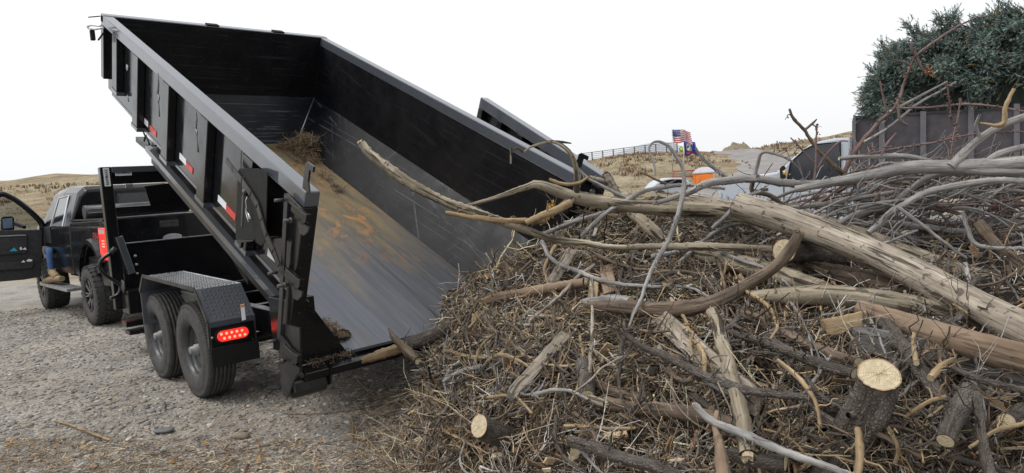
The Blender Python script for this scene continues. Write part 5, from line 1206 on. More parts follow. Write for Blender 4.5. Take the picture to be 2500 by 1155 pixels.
def wood_obj(name, label, cat, pts, rpx, mat, off=.05, rough=.05, ends=('cut', 'cut'), oval=1.0, forks=(), twigs=0, tw_len=.25, tw_mat=None, buds=0, group=None, n=None, jag=0.0, stub=0):
    """pts in photo pixels (x, y[, distance]); rpx radii in photo pixels at each point"""
    SEED[0] += 1; g = np.random.default_rng(SEED[0]); P = P3(pts, off); sd_ = (P-C)@_f; rad = np.interp(np.linspace(0, 1, len(P)), np.linspace(0, 1, len(rpx)), rpx)*sd_/F
    rm = rad.max(); n = n or (20 if rm > .04 else 12 if rm > .015 else 7); Pq, Rq, Tq = resamp(P, rad, max(.012, rm*.45))
    if rm < .03: Pq = Pq+np.cumsum(g.normal(size=Pq.shape)*.0008, axis=0)
    if n < 16:   # small limbs: kinks and swollen nodes
        kk = max(2, int(Tq[-1]/.13)); tn = np.linspace(0, Tq[-1], kk+1); amp = min(rm*.24, .005)
        for c_ in range(3): Pq[:, c_] += np.interp(Tq, tn, g.normal(size=kk+1)*amp)
        Rq = Rq*(1+.07*np.interp(Tq, tn, g.normal(size=kk+1))+.13*(np.abs(((Tq/.085+g.uniform()) % 1)-.5) < .09))
    if off != -99 and group is None and rm > .006: REG.append((Pq[::2], Rq[::2]))
    W = Wood(); Vr = W.tube(Pq, Rq, Tq, n, rough, SEED[0], oval); fk = []
    for (fp, fr) in forks:
        Pf = P3(fp, off); sf = (Pf-C)@_f; rf = np.interp(np.linspace(0, 1, len(Pf)), np.linspace(0, 1, len(fr)), fr)*sf/F; a, b_, c_ = resamp(Pf, rf, max(.012, rf.max()*.5)); W.tube(a, b_, c_, max(6, n-3), rough, SEED[0]+50); fk.append((a, b_))
    segs = [(Pq, Rq)]+fk; bud_pts = []
    for k in range(twigs):
        Ps, Rs = segs[g.integers(len(segs))]; i = g.integers(2, len(Ps)-1); d = Ps[min(i+2, len(Ps)-1)]-Ps[i-1]; d /= np.linalg.norm(d)+1e-9
        e = g.normal(size=3); e[2] = abs(e[2])*.8+.1; e -= d*(e@d); e /= np.linalg.norm(e)+1e-9; dir_ = d*g.uniform(.2, 1.1)+e*1.0; dir_ /= np.linalg.norm(dir_); ln = tw_len*g.uniform(.25, 1.0)
        b2_ = g.normal(size=3)*.3; tt_ = np.linspace(0, 1, 6)[:, None]; Pt = Ps[i]+dir_*tt_*ln+b2_*ln*tt_**2+g.normal(size=(6, 3))*.012*ln*(tt_ > 0)*4
        rt = min(Rs[i]*.6, .0045)*np.linspace(1, .5, 6); W.tube(Pt, rt, np.linspace(0, ln, 6), 5, .05, k); bud_pts += [Pt[j] for j in (2, 3, 4, 5)]
    for k in range(stub):
        i = g.integers(2, len(Pq)-2); d = Pq[i+1]-Pq[i]; d /= np.linalg.norm(d); e = g.normal(size=3); e -= d*(e@d); e /= np.linalg.norm(e); ln = Rq[i]*g.uniform(1.3, 2.6)
        W.tube(np.array([Pq[i]+e*ln*t for t in (0, .5, 1)]), np.array([.4, .3, .16])*Rq[i], np.array([0, ln/2, ln]), 7, .08, k)
    o = W.build(name, M[mat], None, label=label, category=cat, group=group)
    for e_, ring, dr_ in ((ends[0], Vr[0], Pq[0]-Pq[1]), (ends[1], Vr[-1], Pq[-1]-Pq[-2])):
        if e_ == 'cut': disc(ring, 'cut_end', o, M['cut'], .05, dr_)
        elif e_ == 'broken': disc(ring, 'broken_end', o, M['cut'], .9, dr_)
        elif e_ == 'orange': disc(ring, 'broken_end', o, M['orangewood'], .9, dr_)
    if buds:
        m = mb(); pts_ = bud_pts+[Pq[i]+g.normal(size=3)*Rq[i]*.7 for i in g.integers(1, len(Pq), buds)]
        for p_ in pts_:
            for _ in range(2): q_ = p_+g.normal(size=3)*.004; e = g.normal(size=3)*.008; m.tube([q_, q_+e*.6, q_+e], [.0042, .0045, .001], 4, caps=False)
        m.build('bud', M['redtwig'], o, kind='stuff')
    return o
def board(name, label, cat, a, b_, wpx, mat, thick=.03, off=.06, tilt=0.0, group=None, jag=.0):
    SEED[0] += 1; g = np.random.default_rng(SEED[0]); A, B_ = P3([a, b_], off); d = B_-A; L_ = np.linalg.norm(d); d /= L_; vw_ = (A+B_)/2-C; vw_ /= np.linalg.norm(vw_)
    x = np.cross(d, vw_); x /= np.linalg.norm(x); x = x*math.cos(tilt)+np.cross(d, x)*math.sin(tilt); y = np.cross(d, x); w2 = wpx/2*((A-C)@_f)/F; h2 = thick/2; K_ = 14; W = Wood()
    q_ = np.linspace(0, 1, 12)[:, None]; REG.append((A+(B_-A)*q_, np.full(12, w2)))
    prof_ = [(-w2, -h2), (-w2, h2), (w2, h2), (w2, -h2)]; prof_ = [(-w2, -h2*.8), (-w2, h2*.8), (-w2*.93, h2), (w2*.93, h2), (w2, h2*.8), (w2, -h2*.8), (w2*.93, -h2), (-w2*.93, -h2)]
    V = np.zeros((K_, 8, 3)); T_ = np.linspace(0, L_, K_)
    for i in range(K_):
        t = i/(K_-1); br = 1-(.25*(g.uniform() if i in (0, K_-1) else 0)); wb = .002*g.normal(size=2)
        for j, (p_, q_) in enumerate(prof_):
            e_ = (jag*g.normal()*w2 if i in (0, K_-1) else 0); V[i, j] = A+d*(T_[i]+e_)+x*(p_*br+wb[0])+y*(q_+wb[1])
    base = 0; W.V.append(V.reshape(-1, 3)); W.n = K_*8; cu = np.cumsum([0]+[math.hypot(prof_[(j+1) % 8][0]-prof_[j][0], prof_[(j+1) % 8][1]-prof_[j][1]) for j in range(8)])
    for i in range(K_-1):
        for j in range(8):
            j2 = (j+1) % 8; W.Q.append((i*8+j, i*8+j2, (i+1)*8+j2, (i+1)*8+j)); W.uv += [(cu[j], T_[i]), (cu[j+1], T_[i]), (cu[j+1], T_[i+1]), (cu[j], T_[i+1])]
    o = W.build(name, M[mat], None, label=label, category=cat, group=group); o.data.polygons.foreach_set('use_smooth', [False]*len(o.data.polygons))
    for ring, e in ((V[0], -d), (V[-1], d)):
        me = bpy.data.meshes.new('sawn_end'); me.from_pydata([tuple(q+e*.001) for q in ring], [], [tuple(range(8))]); uvl = me.uv_layers.new(name='UVMap'); link('sawn_end', me, o, M[mat])
    return o
WO = wood_obj
# the big timbers
WO('log', 'huge bare weathered log slanting across the pile to the right edge', 'log', [(1800, 500, 4.3), (1990, 562, 4.0), (2200, 652, 3.6), (2360, 738, 3.3), (2540, 828, 3.0)], [34, 37, 39, 44, 50], 'pale', rough=.035, oval=1.06)
WO('log', 'long yellowish log with cracked bark just behind the huge bare log', 'log', [(1960, 528, 4.6), (2130, 590, 4.35), (2300, 655, 4.05), (2540, 718, 3.75)], [20, 26, 27, 26], 'yellowbark', rough=.06)
WO('log', 'grey knuckled limb reaching left from pile top with upright crooked branch', 'branch', [(1130, 505, 4.95), (1200, 486, 4.95), (1285, 457, 4.9), (1320, 452, 4.9), (1420, 485, 4.95), (1600, 508, 4.9), (1760, 516, 4.8), (1880, 545, 4.7)], [4, 5, 8, 12, 17, 19, 20, 15], 'yellowbark', rough=.09, ends=('broken', 'broken'),
   forks=[([(1408, 470, 4.93), (1408, 420, 4.9), (1396, 380, 4.9), (1375, 357, 4.9), (1345, 346, 4.9), (1300, 357, 4.9), (1278, 372, 4.9)], [8, 7, 6, 5, 4, 3, 2]), ([(1278, 371, 4.9), (1262, 362, 4.9), (1246, 374, 4.9)], [3, 3, 2]), ([(1248, 360, 4.9), (1247, 400, 4.9)], [3, 2]), ([(1395, 350, 4.9), (1372, 347, 4.9), (1345, 346, 4.9)], [1.5, 3, 4]), ([(1395, 486, 4.9), (1350, 520, 4.8), (1296, 548, 4.75)], [10, 8, 6])])
WO('branch', 'long crooked pole with flaking bark rising left over the trailer bed', 'branch', [(882, 350, 4.75), (905, 378, 4.75), (950, 412, 4.75), (1010, 452, 4.75), (1075, 488, 4.75), (1140, 515, 4.75), (1210, 536, 4.75), (1300, 568, 4.75), (1400, 590, 4.7), (1520, 602, 4.6), (1700, 602, 4.4), (1885, 607, 4.2)], [9, 10, 12, 12, 12, 13, 11, 10, 8, 8, 9, 9], 'yellowbark', rough=.12, ends=('broken', 'cut'), twigs=9, tw_len=.16)
WO('branch', 'pale thin straight branch forking left across the crooked pole', 'branch', [(1090, 522, 4.7), (1200, 534, 4.7), (1330, 541, 4.75)], [5, 6, 8], 'tantwig', ends=('cut', 'broken'), twigs=3, tw_len=.1)
WO('stick', 'orange stripped stick with cut left end in the upper left pile', 'stick', [(1182, 737), (1290, 714), (1425, 690)], [12, 13, 11], 'orangewood', off=.07, rough=.05, ends=('broken', 'broken'))
board('plank', 'flat grey plank leaning up to a torn orange tip, left part of pile', 'plank', (1248, 965), (1380, 815), 30, 'darkbeam', thick=.03, off=.12, jag=.2)
bpy.data.objects['plank'].data.materials.clear(); bpy.data.objects['plank'].data.materials.append(M['pale'])
board('plank', 'wide grey broken board sloping down right through pile middle', 'plank', (1600, 765), (1850, 990), 46, 'pale', thick=.03, off=.06, tilt=.3, jag=.2)
WO('stick', 'upright split post with deep cracks crossing the wide grey board', 'post', [(1742, 765), (1775, 880), (1800, 960), (1822, 1105)], [15, 18, 19, 22], 'yellowbark', off=.12, rough=.06, ends=('broken', 'broken'))
WO('branch', 'smooth brown branch curving up to a snapped orange tip', 'branch', [(1440, 745), (1540, 752), (1640, 757), (1740, 738), (1830, 692, 3.84), (1893, 650, 3.80), (1922, 618, 3.78), (1936, 598, 3.76), (1950, 572, 3.75)], [10, 20, 22, 17, 15, 14, 14, 13, 12], 'orangewood', off=.12, rough=.04, ends=('broken', 'orange'), stub=2)
bpy.data.objects['branch.002'].data.materials.clear(); bpy.data.objects['branch.002'].data.materials.append(M['brownbark'])
WO('log', 'grey brown log with lifting bark plates under the huge bare log', 'log', [(1835, 724, 3.78), (1960, 720, 3.60), (2090, 726, 3.46), (2246, 752, 3.38), (2400, 800, 3.40), (2500, 850, 3.44)], [15, 23, 25, 27, 27, 25], 'yellowbark', ends=('broken', ''), rough=.07)
WO('log', 'thick orange brown log running to the right edge low in the pile', 'log', [(2100, 752), (2230, 798), (2370, 842), (2540, 888)], [20, 30, 36, 40], 'orangewood', off=.10, rough=.03)
WO('log', 'dark orange rotten log behind the grey brown log', 'log', [(1885, 640), (2010, 664), (2150, 694), (2250, 716)], [20, 24, 24, 18], 'brownbark', off=-.06, rough=.12, ends=('orange', 'broken'))
WO('log', 'short rough log with a sawn face beside the snapped brown branch', 'log', [(1915, 612, 4.0), (1975, 616, 4.2), (2060, 640, 4.35)], [30, 31, 30], 'scaly', rough=.08)
WO('log', 'pale barked log tapering left under the snapped brown branch', 'log', [(1700, 620), (1800, 642), (1900, 672), (2010, 712)], [14, 24, 27, 26], 'yellowbark', off=.04, rough=.06, ends=('broken', 'cut'))
board('beam', 'dark weathered beam lying behind the orange brown log', 'beam', (2080, 822), (2560, 925), 62, 'darkbeam', thick=.07, off=.0)
board('beam', 'short sawn block with ringed end wedged above the dark beam', 'beam', (2010, 800), (2115, 780), 40, 'tantwig', thick=.06, off=.05)
# sawn stump with rough bark and lopped side branches
WO('stump', 'thick rough barked trunk with a broad pale sawn face, lower right', 'tree trunk', [(2146, 915, 2.45), (2140, 945, 2.49), (2122, 995, 2.54), (2086, 1050, 2.58), (2046, 1105, 2.6), (2000, 1200, 2.6)], [50, 48, 50, 44, 34, 30], 'scaly', rough=.10, n=48, stub=8, twigs=6, tw_len=.2, forks=[([(2120, 1010, 2.6), (2010, 1000, 2.8), (1950, 985, 2.95)], [30, 24, 18]), ([(2130, 1030, 2.6), (2200, 1045, 2.75), (2290, 1070, 2.9)], [26, 18, 12]), ([(2095, 1055, 2.56), (2098, 1110, 2.5), (2090, 1190, 2.45)], [15, 11, 9])])
WO('log', 'short scaly log with small sawn face pointing down near right edge', 'log', [(2308, 1076, 2.35), (2322, 1040, 2.4), (2348, 990, 2.5), (2362, 950, 2.6)], [21, 23, 24, 18], 'scaly', rough=.06, stub=2)
WO('log', 'log with oval sawn face low on the left side of pile', 'log', [(1170, 1040, 3.2), (1195, 1052, 3.3), (1270, 1078, 3.5)], [25, 26, 24], 'scaly', rough=.05, oval=.86)
WO('log', 'cut round log end above a split pale stub in pile middle', 'log', [(1434, 968, 3.22), (1432, 945, 3.3), (1425, 890, 3.5)], [18, 20, 22], 'scaly', rough=.06)
WO('stick', 'split pale stub just right of the round cut log end', 'stick', [(1440, 975, 3.2), (1478, 984, 3.15)], [9, 9], 'pale', ends=('broken', 'broken'))
WO('log', 'slim log with small round cut end right of the pale stub', 'log', [(1553, 974, 3.1), (1520, 965, 3.2), (1450, 940, 3.4)], [12, 12, 11], 'brownbark', rough=.06)
WO('log', 'small cut peg beside the upright split post', 'log', [(1733, 1000, 2.88), (1715, 982, 2.95), (1690, 965, 3.05)], [9, 10, 10], 'scaly', rough=.06)
WO('log', 'brown log with ragged cut end at bottom of frame', 'log', [(1912, 1125, 2.5), (1850, 1120, 2.55), (1780, 1110, 2.65)], [18, 17, 15], 'scaly', rough=.07, stub=2)
WO('log', 'round brown cut face half hidden near the lower right corner', 'log', [(2462, 1026, 2.5), (2480, 1020, 2.62), (2530, 1000, 2.8)], [21, 22, 22], 'scaly', rough=.06)
WO('branch', 'grey scaly branch slanting down right along the bottom of pile', 'branch', [(1392, 1078), (1480, 1105), (1560, 1128), (1660, 1160)], [13, 15, 14, 14], 'scaly', off=.14, rough=.08, ends=('broken', 'cut'), twigs=4, tw_len=.15, stub=4)
WO('branch', 'grey lopped branch with chipped pale tip running to bottom right', 'branch', [(1695, 988), (1730, 1020), (1800, 1055), (1900, 1098), (2010, 1135), (2120, 1180)], [8, 10, 11, 10, 9, 8], 'greybark', off=.17, rough=.07, ends=('broken', 'cut'), twigs=4, tw_len=.12)
WO('branch', 'knobby grey spruce branch crossing the upright split post', 'branch', [(1500, 800), (1600, 858), (1725, 912), (1850, 955), (1980, 975)], [5, 9, 10, 10, 7], 'scaly', off=.16, rough=.12, ends=('cut', 'cut'), twigs=12, tw_len=.18)
WO('branch', 'silvery spruce branch sloping under the snapped brown branch', 'branch', [(1782, 810), (1880, 838), (2000, 885), (2080, 905)], [8, 11, 12, 12], 'scaly', off=.10, rough=.1, ends=('broken', 'cut'), twigs=10, tw_len=.2)
WO('branch', 'brown spruce branch with bright tan twigs left of the sawn trunk', 'branch', [(1800, 762), (1900, 800), (2000, 850), (2090, 880)], [9, 12, 14, 14], 'brownbark', off=.06, rough=.1, ends=('cut', 'cut'), twigs=14, tw_len=.2)
WO('branch', 'dark scaly limb running down behind the sawn trunk', 'branch', [(2160, 790), (2230, 880), (2310, 980), (2400, 1100)], [20, 18, 16, 15], 'scaly', off=.05, rough=.1, twigs=8, tw_len=.2)
WO('branch', 'upright tan spruce twig in front of the dark beam', 'branch', [(2232, 815), (2230, 850), (2228, 890)], [6, 7, 7], 'tantwig', off=.12, rough=.1, ends=('cut', 'cut'))
WO('branch', 'hooked tan spruce branch right of the sawn face', 'branch', [(2270, 920), (2300, 895), (2330, 880), (2322, 878)], [8, 7, 5, 4], 'tantwig', off=.12, rough=.1, twigs=4, tw_len=.1)
WO('stick', 'pale freshly broken stick jutting left over the trailer sill', 'stick', [(884, 882, 4.72), (930, 866, 4.74), (985, 846, 4.78)], [8, 12, 12], 'tantwig', rough=.08, ends=('broken', 'broken'))
WO('log', 'grey barked log stub with orange splintered end at trailer sill', 'log', [(985, 846, 4.8), (1040, 826, 4.82), (1105, 796, 4.85)], [15, 16, 14], 'scaly', rough=.08, ends=('orange', 'orange'))
WO('stick', 'splintered brown stick tilting up beside the trailer sill', 'stick', [(948, 800, 4.75), (960, 822, 4.7), (985, 846, 4.65), (1022, 880, 4.5)], [2, 7, 11, 10], 'brownbark', rough=.12, ends=('broken', 'broken'), twigs=3, tw_len=.2)
WO('log', 'cracked diagonal log under the arching thin branches', 'log', [(1538, 515), (1580, 552), (1628, 592)], [15, 17, 14], 'yellowbark', off=.07, rough=.07, ends=('broken', 'broken'))
WO('log', 'smooth grey weathered log end below the orange toilet', 'log', [(1650, 482, 5.3), (1725, 497, 5.1), (1800, 520, 4.8)], [16, 22, 24], 'pale', rough=.04)
board('board', 'pale split board chip leaning in the upper left pile', 'board', (1345, 692), (1396, 612), 26, 'pale', off=.06, jag=.25)
WO('stick', 'pale thin rod leaning over the upper left pile', 'stick', [(1290, 785), (1360, 730), (1420, 672), (1450, 645)], [4, 5, 5, 4], 'pale', off=.1)
WO('branch', 'bent brown log with red split wood near the pile centre', 'stick', [(1425, 738), (1490, 732), (1540, 738)], [8, 13, 14], 'greybark', off=.12, rough=.12, ends=('broken', 'cut'))
board('board', 'short splintered upright board left of the broken grey board', 'board', (1445, 760), (1450, 690), 24, 'tantwig', off=.05, jag=.4)
board('board', 'red brown rotten board fragment near the pile centre', 'board', (1490, 720), (1480, 650), 34, 'orangewood', off=.02, jag=.4)
WO('log', 'orange chopped log end rising from the bottom of frame', 'log', [(1762, 1180), (1750, 1110), (1738, 1050), (1745, 1010)], [19, 16, 8, 6], 'orangewood', off=.14, rough=.08, ends=('cut', 'broken'))
WO('branch', 'brown scaly trunk lying along the bottom centre of pile', 'log', [(1480, 985), (1580, 1000), (1700, 1010), (1790, 1030)], [14, 20, 20, 16], 'brownbark', off=-.02, rough=.1)
# thin arching branches on top
WO('branch', 'thin drooping branch looping high between the flags and pile top', 'branch', [(1601, 428, 4.5), (1596, 398, 4.5), (1583, 362, 4.5), (1600, 346, 4.5), (1632, 358, 4.5), (1660, 395, 4.5), (1672, 435, 4.5), (1664, 500, 4.45), (1640, 570, 4.3), (1598, 645, 4.1), (1560, 730, 3.8), (1535, 795, 3.6)], [2, 3, 2.5, 3, 4, 4.5, 5, 5.5, 6, 5, 4, 3], 'greybark', rough=.06, twigs=4, tw_len=.1)
WO('branch', 'slender grey branch arching across pile top below orange toilet', 'branch', [(1420, 575, 4.9), (1470, 530, 4.9), (1530, 488, 4.9), (1590, 463, 4.9), (1660, 448, 4.9), (1770, 458, 4.85)], [5, 6, 6, 6, 5, 4], 'greybark', twigs=4, tw_len=.14)
WO('branch', 'smooth grey branch sweeping left in front of the white truck', 'branch', [(1596, 497, 4.6), (1668, 476, 4.6), (1720, 452, 4.6), (1770, 441, 4.6), (1840, 435, 4.6), (1910, 448, 4.6), (1990, 452, 4.6), (2090, 440, 4.6)], [4, 7, 9, 9, 9, 9, 10, 10], 'greybark', twigs=10, tw_len=.22, forks=[([(1840, 436, 4.6), (1850, 400, 4.6), (1862, 372, 4.55), (1905, 380, 4.5), (1935, 395, 4.5)], [6, 5, 4, 3, 3])], buds=14)
WO('branch', 'thin leafless branch pointing up left beside the orange toilet', 'branch', [(1698, 363, 4.7), (1715, 388, 4.7), (1750, 415, 4.7), (1790, 445, 4.7)], [3, 4, 5, 5], 'greybark', ends=('cut', 'cut'), twigs=3, tw_len=.08)
WO('branch', 'dark forked twig above the pile crest left of the toilet', 'branch', [(1562, 421, 5.0), (1600, 438, 5.0), (1640, 456, 5.0)], [2, 3, 4], 'brownbark', twigs=3, tw_len=.1)
WO('branch', 'twisted driftwood stub standing on the pile crest', 'branch', [(1476, 425, 5.3), (1492, 452, 5.3), (1510, 480, 5.3)], [9, 9, 8], 'pale', rough=.15, ends=('orange', 'broken'), forks=[([(1438, 432, 5.3), (1462, 438, 5.3), (1484, 444, 5.3)], [5, 6, 6])])
WO('branch', 'pale stick crossing in front of the open trailer gate', 'branch', [(1342, 438, 4.8), (1370, 448, 4.8), (1410, 448, 4.8), (1436, 436, 4.8)], [4, 5, 5, 3], 'tantwig')
WO('branch', 'silver branch leaning down right from the trailer gate', 'branch', [(1410, 412, 5.0), (1440, 438, 5.0), (1480, 460, 5.0), (1540, 492, 5.0), (1600, 530, 4.9)], [3, 4, 4, 5, 5], 'greybark', twigs=5, tw_len=.12)
# big grey limb and fan of prunings on the right
WO('branch', 'thick smooth grey limb lying across the top right of pile', 'branch', [(1941, 462, 4.5), (2053, 441, 4.4), (2140, 425, 4.3), (2226, 409, 4.2), (2356, 407, 4.1), (2540, 398, 3.9)], [8, 11, 14, 16, 18, 20], 'greybark', rough=.03, forks=[([(2320, 408, 4.1), (2378, 352, 4.1), (2443, 308, 4.05), (2540, 272, 4.0)], [12, 10, 9, 9]), ([(2400, 404, 4.05), (2443, 374, 4.0), (2540, 350, 3.95)], [9, 8, 8]), ([(2350, 412, 4.1), (2440, 418, 4.0), (2540, 416, 3.9)], [12, 13, 13]), ([(2390, 336, 4.1), (2383, 306, 4.05), (2392, 280, 4.0)], [5, 4, 3])])
WO('branch', 'upright tan twig with knobbly tip at the upper right', 'branch', [(2392, 300, 4.0), (2445, 304, 3.95), (2452, 262, 3.95), (2475, 216, 3.95)], [2, 6, 5, 4], 'tantwig', rough=.12)
WO('branch', 'red brown budded branch soaring in front of the spruce load', 'branch', [(2062, 420, 4.4), (2091, 362, 4.4), (2141, 296, 4.35), (2184, 257, 4.3), (2205, 205, 4.3), (2222, 160, 4.25), (2237, 134, 4.2), (2290, 93, 4.2), (2367, 47, 4.15), (2406, 36, 4.1)], [5.76, 5.76, 5.04, 4.32, 2.88, 2.88, 2.88, 2.52, 1.8, 1.08], 'redtwig', ends=('cut', 'cut'), forks=[([(2236, 136, 4.2), (2226, 120, 4.2), (2224, 105, 4.2)], [3, 3, 1.5]), ([(2222, 160, 4.2), (2205, 152, 4.2), (2184, 147, 4.2)], [3, 2, 2]), ([(2238, 140, 4.2), (2250, 165, 4.2), (2262, 184, 4.2)], [3, 3, 2]), ([(2164, 270, 4.3), (2155, 232, 4.3), (2148, 198, 4.3)], [3, 2.5, 2])], buds=46)
WO('branch', 'long thin reddish branch crossing level below the spruce load', 'branch', [(2195, 264, 4.2), (2270, 262, 4.2), (2340, 254, 4.2), (2430, 257, 4.1), (2540, 272, 4.0)], [2.88, 2.88, 2.52, 2.16, 2.16], 'redtwig', forks=[([(2193, 248, 4.2), (2196, 290, 4.2), (2216, 306, 4.2)], [2, 3, 3])], buds=16)
WO('branch', 'slim grey branch slanting up right over the plywood box', 'branch', [(2110, 347, 4.3), (2170, 312, 4.3), (2250, 248, 4.3), (2330, 203, 4.3)], [3.5, 3, 3, 2], 'greybark', buds=14, forks=[([(2170, 274, 4.3), (2240, 238, 4.3), (2313, 199, 4.3)], [4, 3.5, 2])])
WO('branch', 'twig of dark buds hanging down over the plywood panels', 'branch', [(2312, 200, 4.2), (2318, 240, 4.2), (2322, 290, 4.2)], [1.8, 1.8, 1.08], 'redtwig', buds=26)
WO('branch', 'upright budded twig leaning left over the plywood panels', 'branch', [(2346, 240, 4.1), (2340, 280, 4.1), (2328, 330, 4.1), (2320, 385, 4.1)], [2.16, 2.16, 1.8, 1.8], 'redtwig', buds=26)
WO('branch', 'red budded branch running level across the plywood box', 'branch', [(2090, 384, 4.3), (2160, 368, 4.3), (2250, 352, 4.3), (2387, 327, 4.2), (2540, 324, 4.1)], [2.16, 2.52, 2.52, 2.16, 2.16], 'redtwig', buds=26, twigs=6, tw_len=.18)
WO('branch', 'short red broken twigs standing in front of plywood box', 'branch', [(2150, 380, 4.3), (2168, 348, 4.3), (2190, 322, 4.3)], [2.88, 3.6, 2.16], 'redtwig', ends=('cut', 'orange'))
WO('branch', 'bare twiggy branch with pale frayed tip left of white cab', 'branch', [(1927, 268, 4.5), (1936, 288, 4.5), (1962, 315, 4.5), (1990, 360, 4.5), (2027, 400, 4.5), (2062, 432, 4.5)], [3, 4, 4, 4.5, 5, 6], 'brownbark', ends=('broken', 'cut'), forks=[([(1964, 318, 4.5), (1985, 300, 4.5), (1994, 291, 4.5)], [3, 3, 1.5]), ([(1982, 303, 4.5), (1996, 312, 4.5)], [2, 1])], twigs=5, tw_len=.12)
WO('branch', 'dark upright twig in front of the white cab window', 'branch', [(1996, 302, 4.4), (1993, 350, 4.4), (1992, 410, 4.4), (1990, 440, 4.4)], [1.44, 2.16, 2.88, 2.88], 'redtwig', buds=10, forks=[([(1992, 415, 4.4), (2020, 375, 4.4), (2050, 346, 4.4), (2070, 345, 4.4)], [3, 3, 2.5, 1.5]), ([(1930, 336, 4.4), (1955, 362, 4.4), (1985, 395, 4.4)], [1.5, 2.5, 3])])
WO('branch', 'grey branch curving right from the cab door to the corner', 'branch', [(2050, 388, 4.3), (2130, 381, 4.3), (2230, 382, 4.3), (2310, 400, 4.25), (2400, 395, 4.2)], [5, 6, 6, 5, 5], 'greybark', twigs=6, tw_len=.2)
for i, (lab, pts, r_, mt) in enumerate([
    ('grey branch arcing from the tangle centre to right edge', [(2118, 570, 4.2), (2150, 545, 4.2), (2183, 512, 4.15), (2270, 470, 4.1), (2378, 447, 4.0), (2540, 440, 3.9)], [6, 7, 8, 8, 7, 7], 'greybark'),
    ('grey branch rising steeply then levelling below the thick limb', [(2045, 545, 4.4), (2110, 520, 4.4), (2183, 499, 4.35), (2240, 455, 4.3), (2291, 434, 4.25), (2400, 430, 4.2), (2540, 438, 4.1)], [7, 7, 7, 7, 7, 6, 6], 'greybark'),
    ('long grey branch sagging right just above the bare log', [(2040, 551, 4.6), (2183, 548, 4.5), (2313, 568, 4.4), (2540, 590, 4.2)], [8, 9, 8, 8], 'greybark'),
    ('thin branch falling right through the grey tangle', [(2190, 508, 4.0), (2270, 564, 3.95), (2360, 632, 3.9)], [4, 4.5, 3], 'greybark'),
    ('hooked grey branch bending right near the right edge', [(2352, 515, 3.9), (2366, 565, 3.9), (2398, 602, 3.85), (2540, 607, 3.7)], [4, 5, 5, 5], 'greybark'),
    ('red brown peeling log diving to the right edge', [(2385, 545, 3.95), (2443, 611, 3.85), (2540, 690, 3.7)], [12, 13, 14], 'brownbark'),
    ('straight brown pole low behind the yellowish log', [(2183, 600, 4.6), (2340, 594, 4.5), (2540, 592, 4.3)], [6, 7, 7], 'tantwig'),
    ('orange brown log piece behind the yellowish log', [(2325, 648, 4.3), (2400, 650, 4.25), (2468, 652, 4.2)], [13, 16, 15], 'orangewood'),
    ('grey branch leaning left above the huge bare log', [(1880, 520, 4.7), (1960, 505, 4.7), (2060, 490, 4.6), (2180, 470, 4.5)], [5, 6, 6, 5], 'greybark'),
    ('grey forked branch rising left of the huge bare log end', [(1740, 560, 4.6), (1790, 510, 4.6), (1830, 480, 4.6), (1860, 470, 4.6)], [5, 5, 4, 3], 'greybark'),
    ('dark curved branch dropping behind the huge bare log', [(1835, 440, 4.7), (1838, 468, 4.7), (1880, 480, 4.7), (1920, 510, 4.7), (1935, 530, 4.7)], [5, 5, 6, 6, 7], 'brownbark'),
    ('straight grey rod across the middle left of pile', [(1322, 572), (1413, 538), (1500, 516), (1560, 498)], [5, 6, 6, 5], 'greybark'),
    ('curving grey switch running right through upper pile', [(1322, 590), (1348, 629), (1404, 659), (1500, 690), (1620, 702)], [5, 5.5, 6, 5, 4], 'greybark'),
    ('brown fork stub under the knuckled limb', [(1283, 546, 4.7), (1340, 518, 4.7), (1391, 495, 4.75)], [7, 9, 9], 'tantwig'),
    ('tall pale switch standing upright in pile middle', [(1445, 680), (1448, 770), (1447, 845), (1442, 915)], [3.5, 4, 4.5, 4.5], 'pale'),
    ('pale bent stick above the oval sawn face', [(1188, 882), (1214, 868), (1250, 872), (1290, 892)], [4, 5, 5, 4], 'tantwig'),
    ('smooth grey stick left of the leaning plank', [(1080, 930), (1110, 913), (1142, 900), (1180, 894)], [4, 5, 6, 6], 'greybark'),
    ('grey stick leaning in the centre under the pale rod', [(1660, 640), (1700, 600), (1760, 560), (1810, 545)], [4, 5, 5, 4], 'greybark'),
    ('long grey switch lying flat above the curving brown branch', [(1590, 625), (1720, 612), (1800, 640), (1870, 660)], [6, 6, 5, 4], 'greybark'),
    ('thin white twig forking at the pile centre', [(1520, 870), (1470, 900), (1440, 930), (1400, 960)], [2.5, 3, 2.5, 2], 'pale'),
    ('tan curling spruce branch right of the centre post', [(1800, 700), (1870, 740), (1900, 790), (1880, 830)], [5, 5, 4, 3], 'tantwig'),
    ('tan spruce branch hanging low left of sawn trunk', [(1900, 880), (1950, 930), (1990, 990), (2000, 1040)], [5, 6, 5, 4], 'tantwig'),
    ('hooked tan twig hanging under the sawn trunk', [(2160, 1040, 2.5), (2190, 1085, 2.45), (2190, 1110, 2.45), (2184, 1135, 2.45)], [6, 6, 5, 5], 'tantwig'),
    ('stout tan twig dropping from the sawn trunk', [(2092, 1050, 2.45), (2098, 1100, 2.4), (2090, 1170, 2.35)], [8, 10, 9], 'tantwig'),
    ('long tan twig reaching right past the sawn trunk', [(2205, 1020, 2.5), (2260, 985, 2.48), (2306, 972, 2.46)], [4, 5, 4], 'tantwig'),
    ('dark scaly branch left of the lower right corner', [(2380, 960), (2400, 1050), (2420, 1170)], [10, 11, 12], 'scaly'),
    ('silver branch across the far lower right', [(2330, 900), (2420, 935), (2540, 960)], [8, 9, 9], 'scaly'),
    ('straight tan twig near the lower right corner', [(2370, 1090), (2440, 1050), (2530, 1030)], [4, 5, 5], 'tantwig')]):
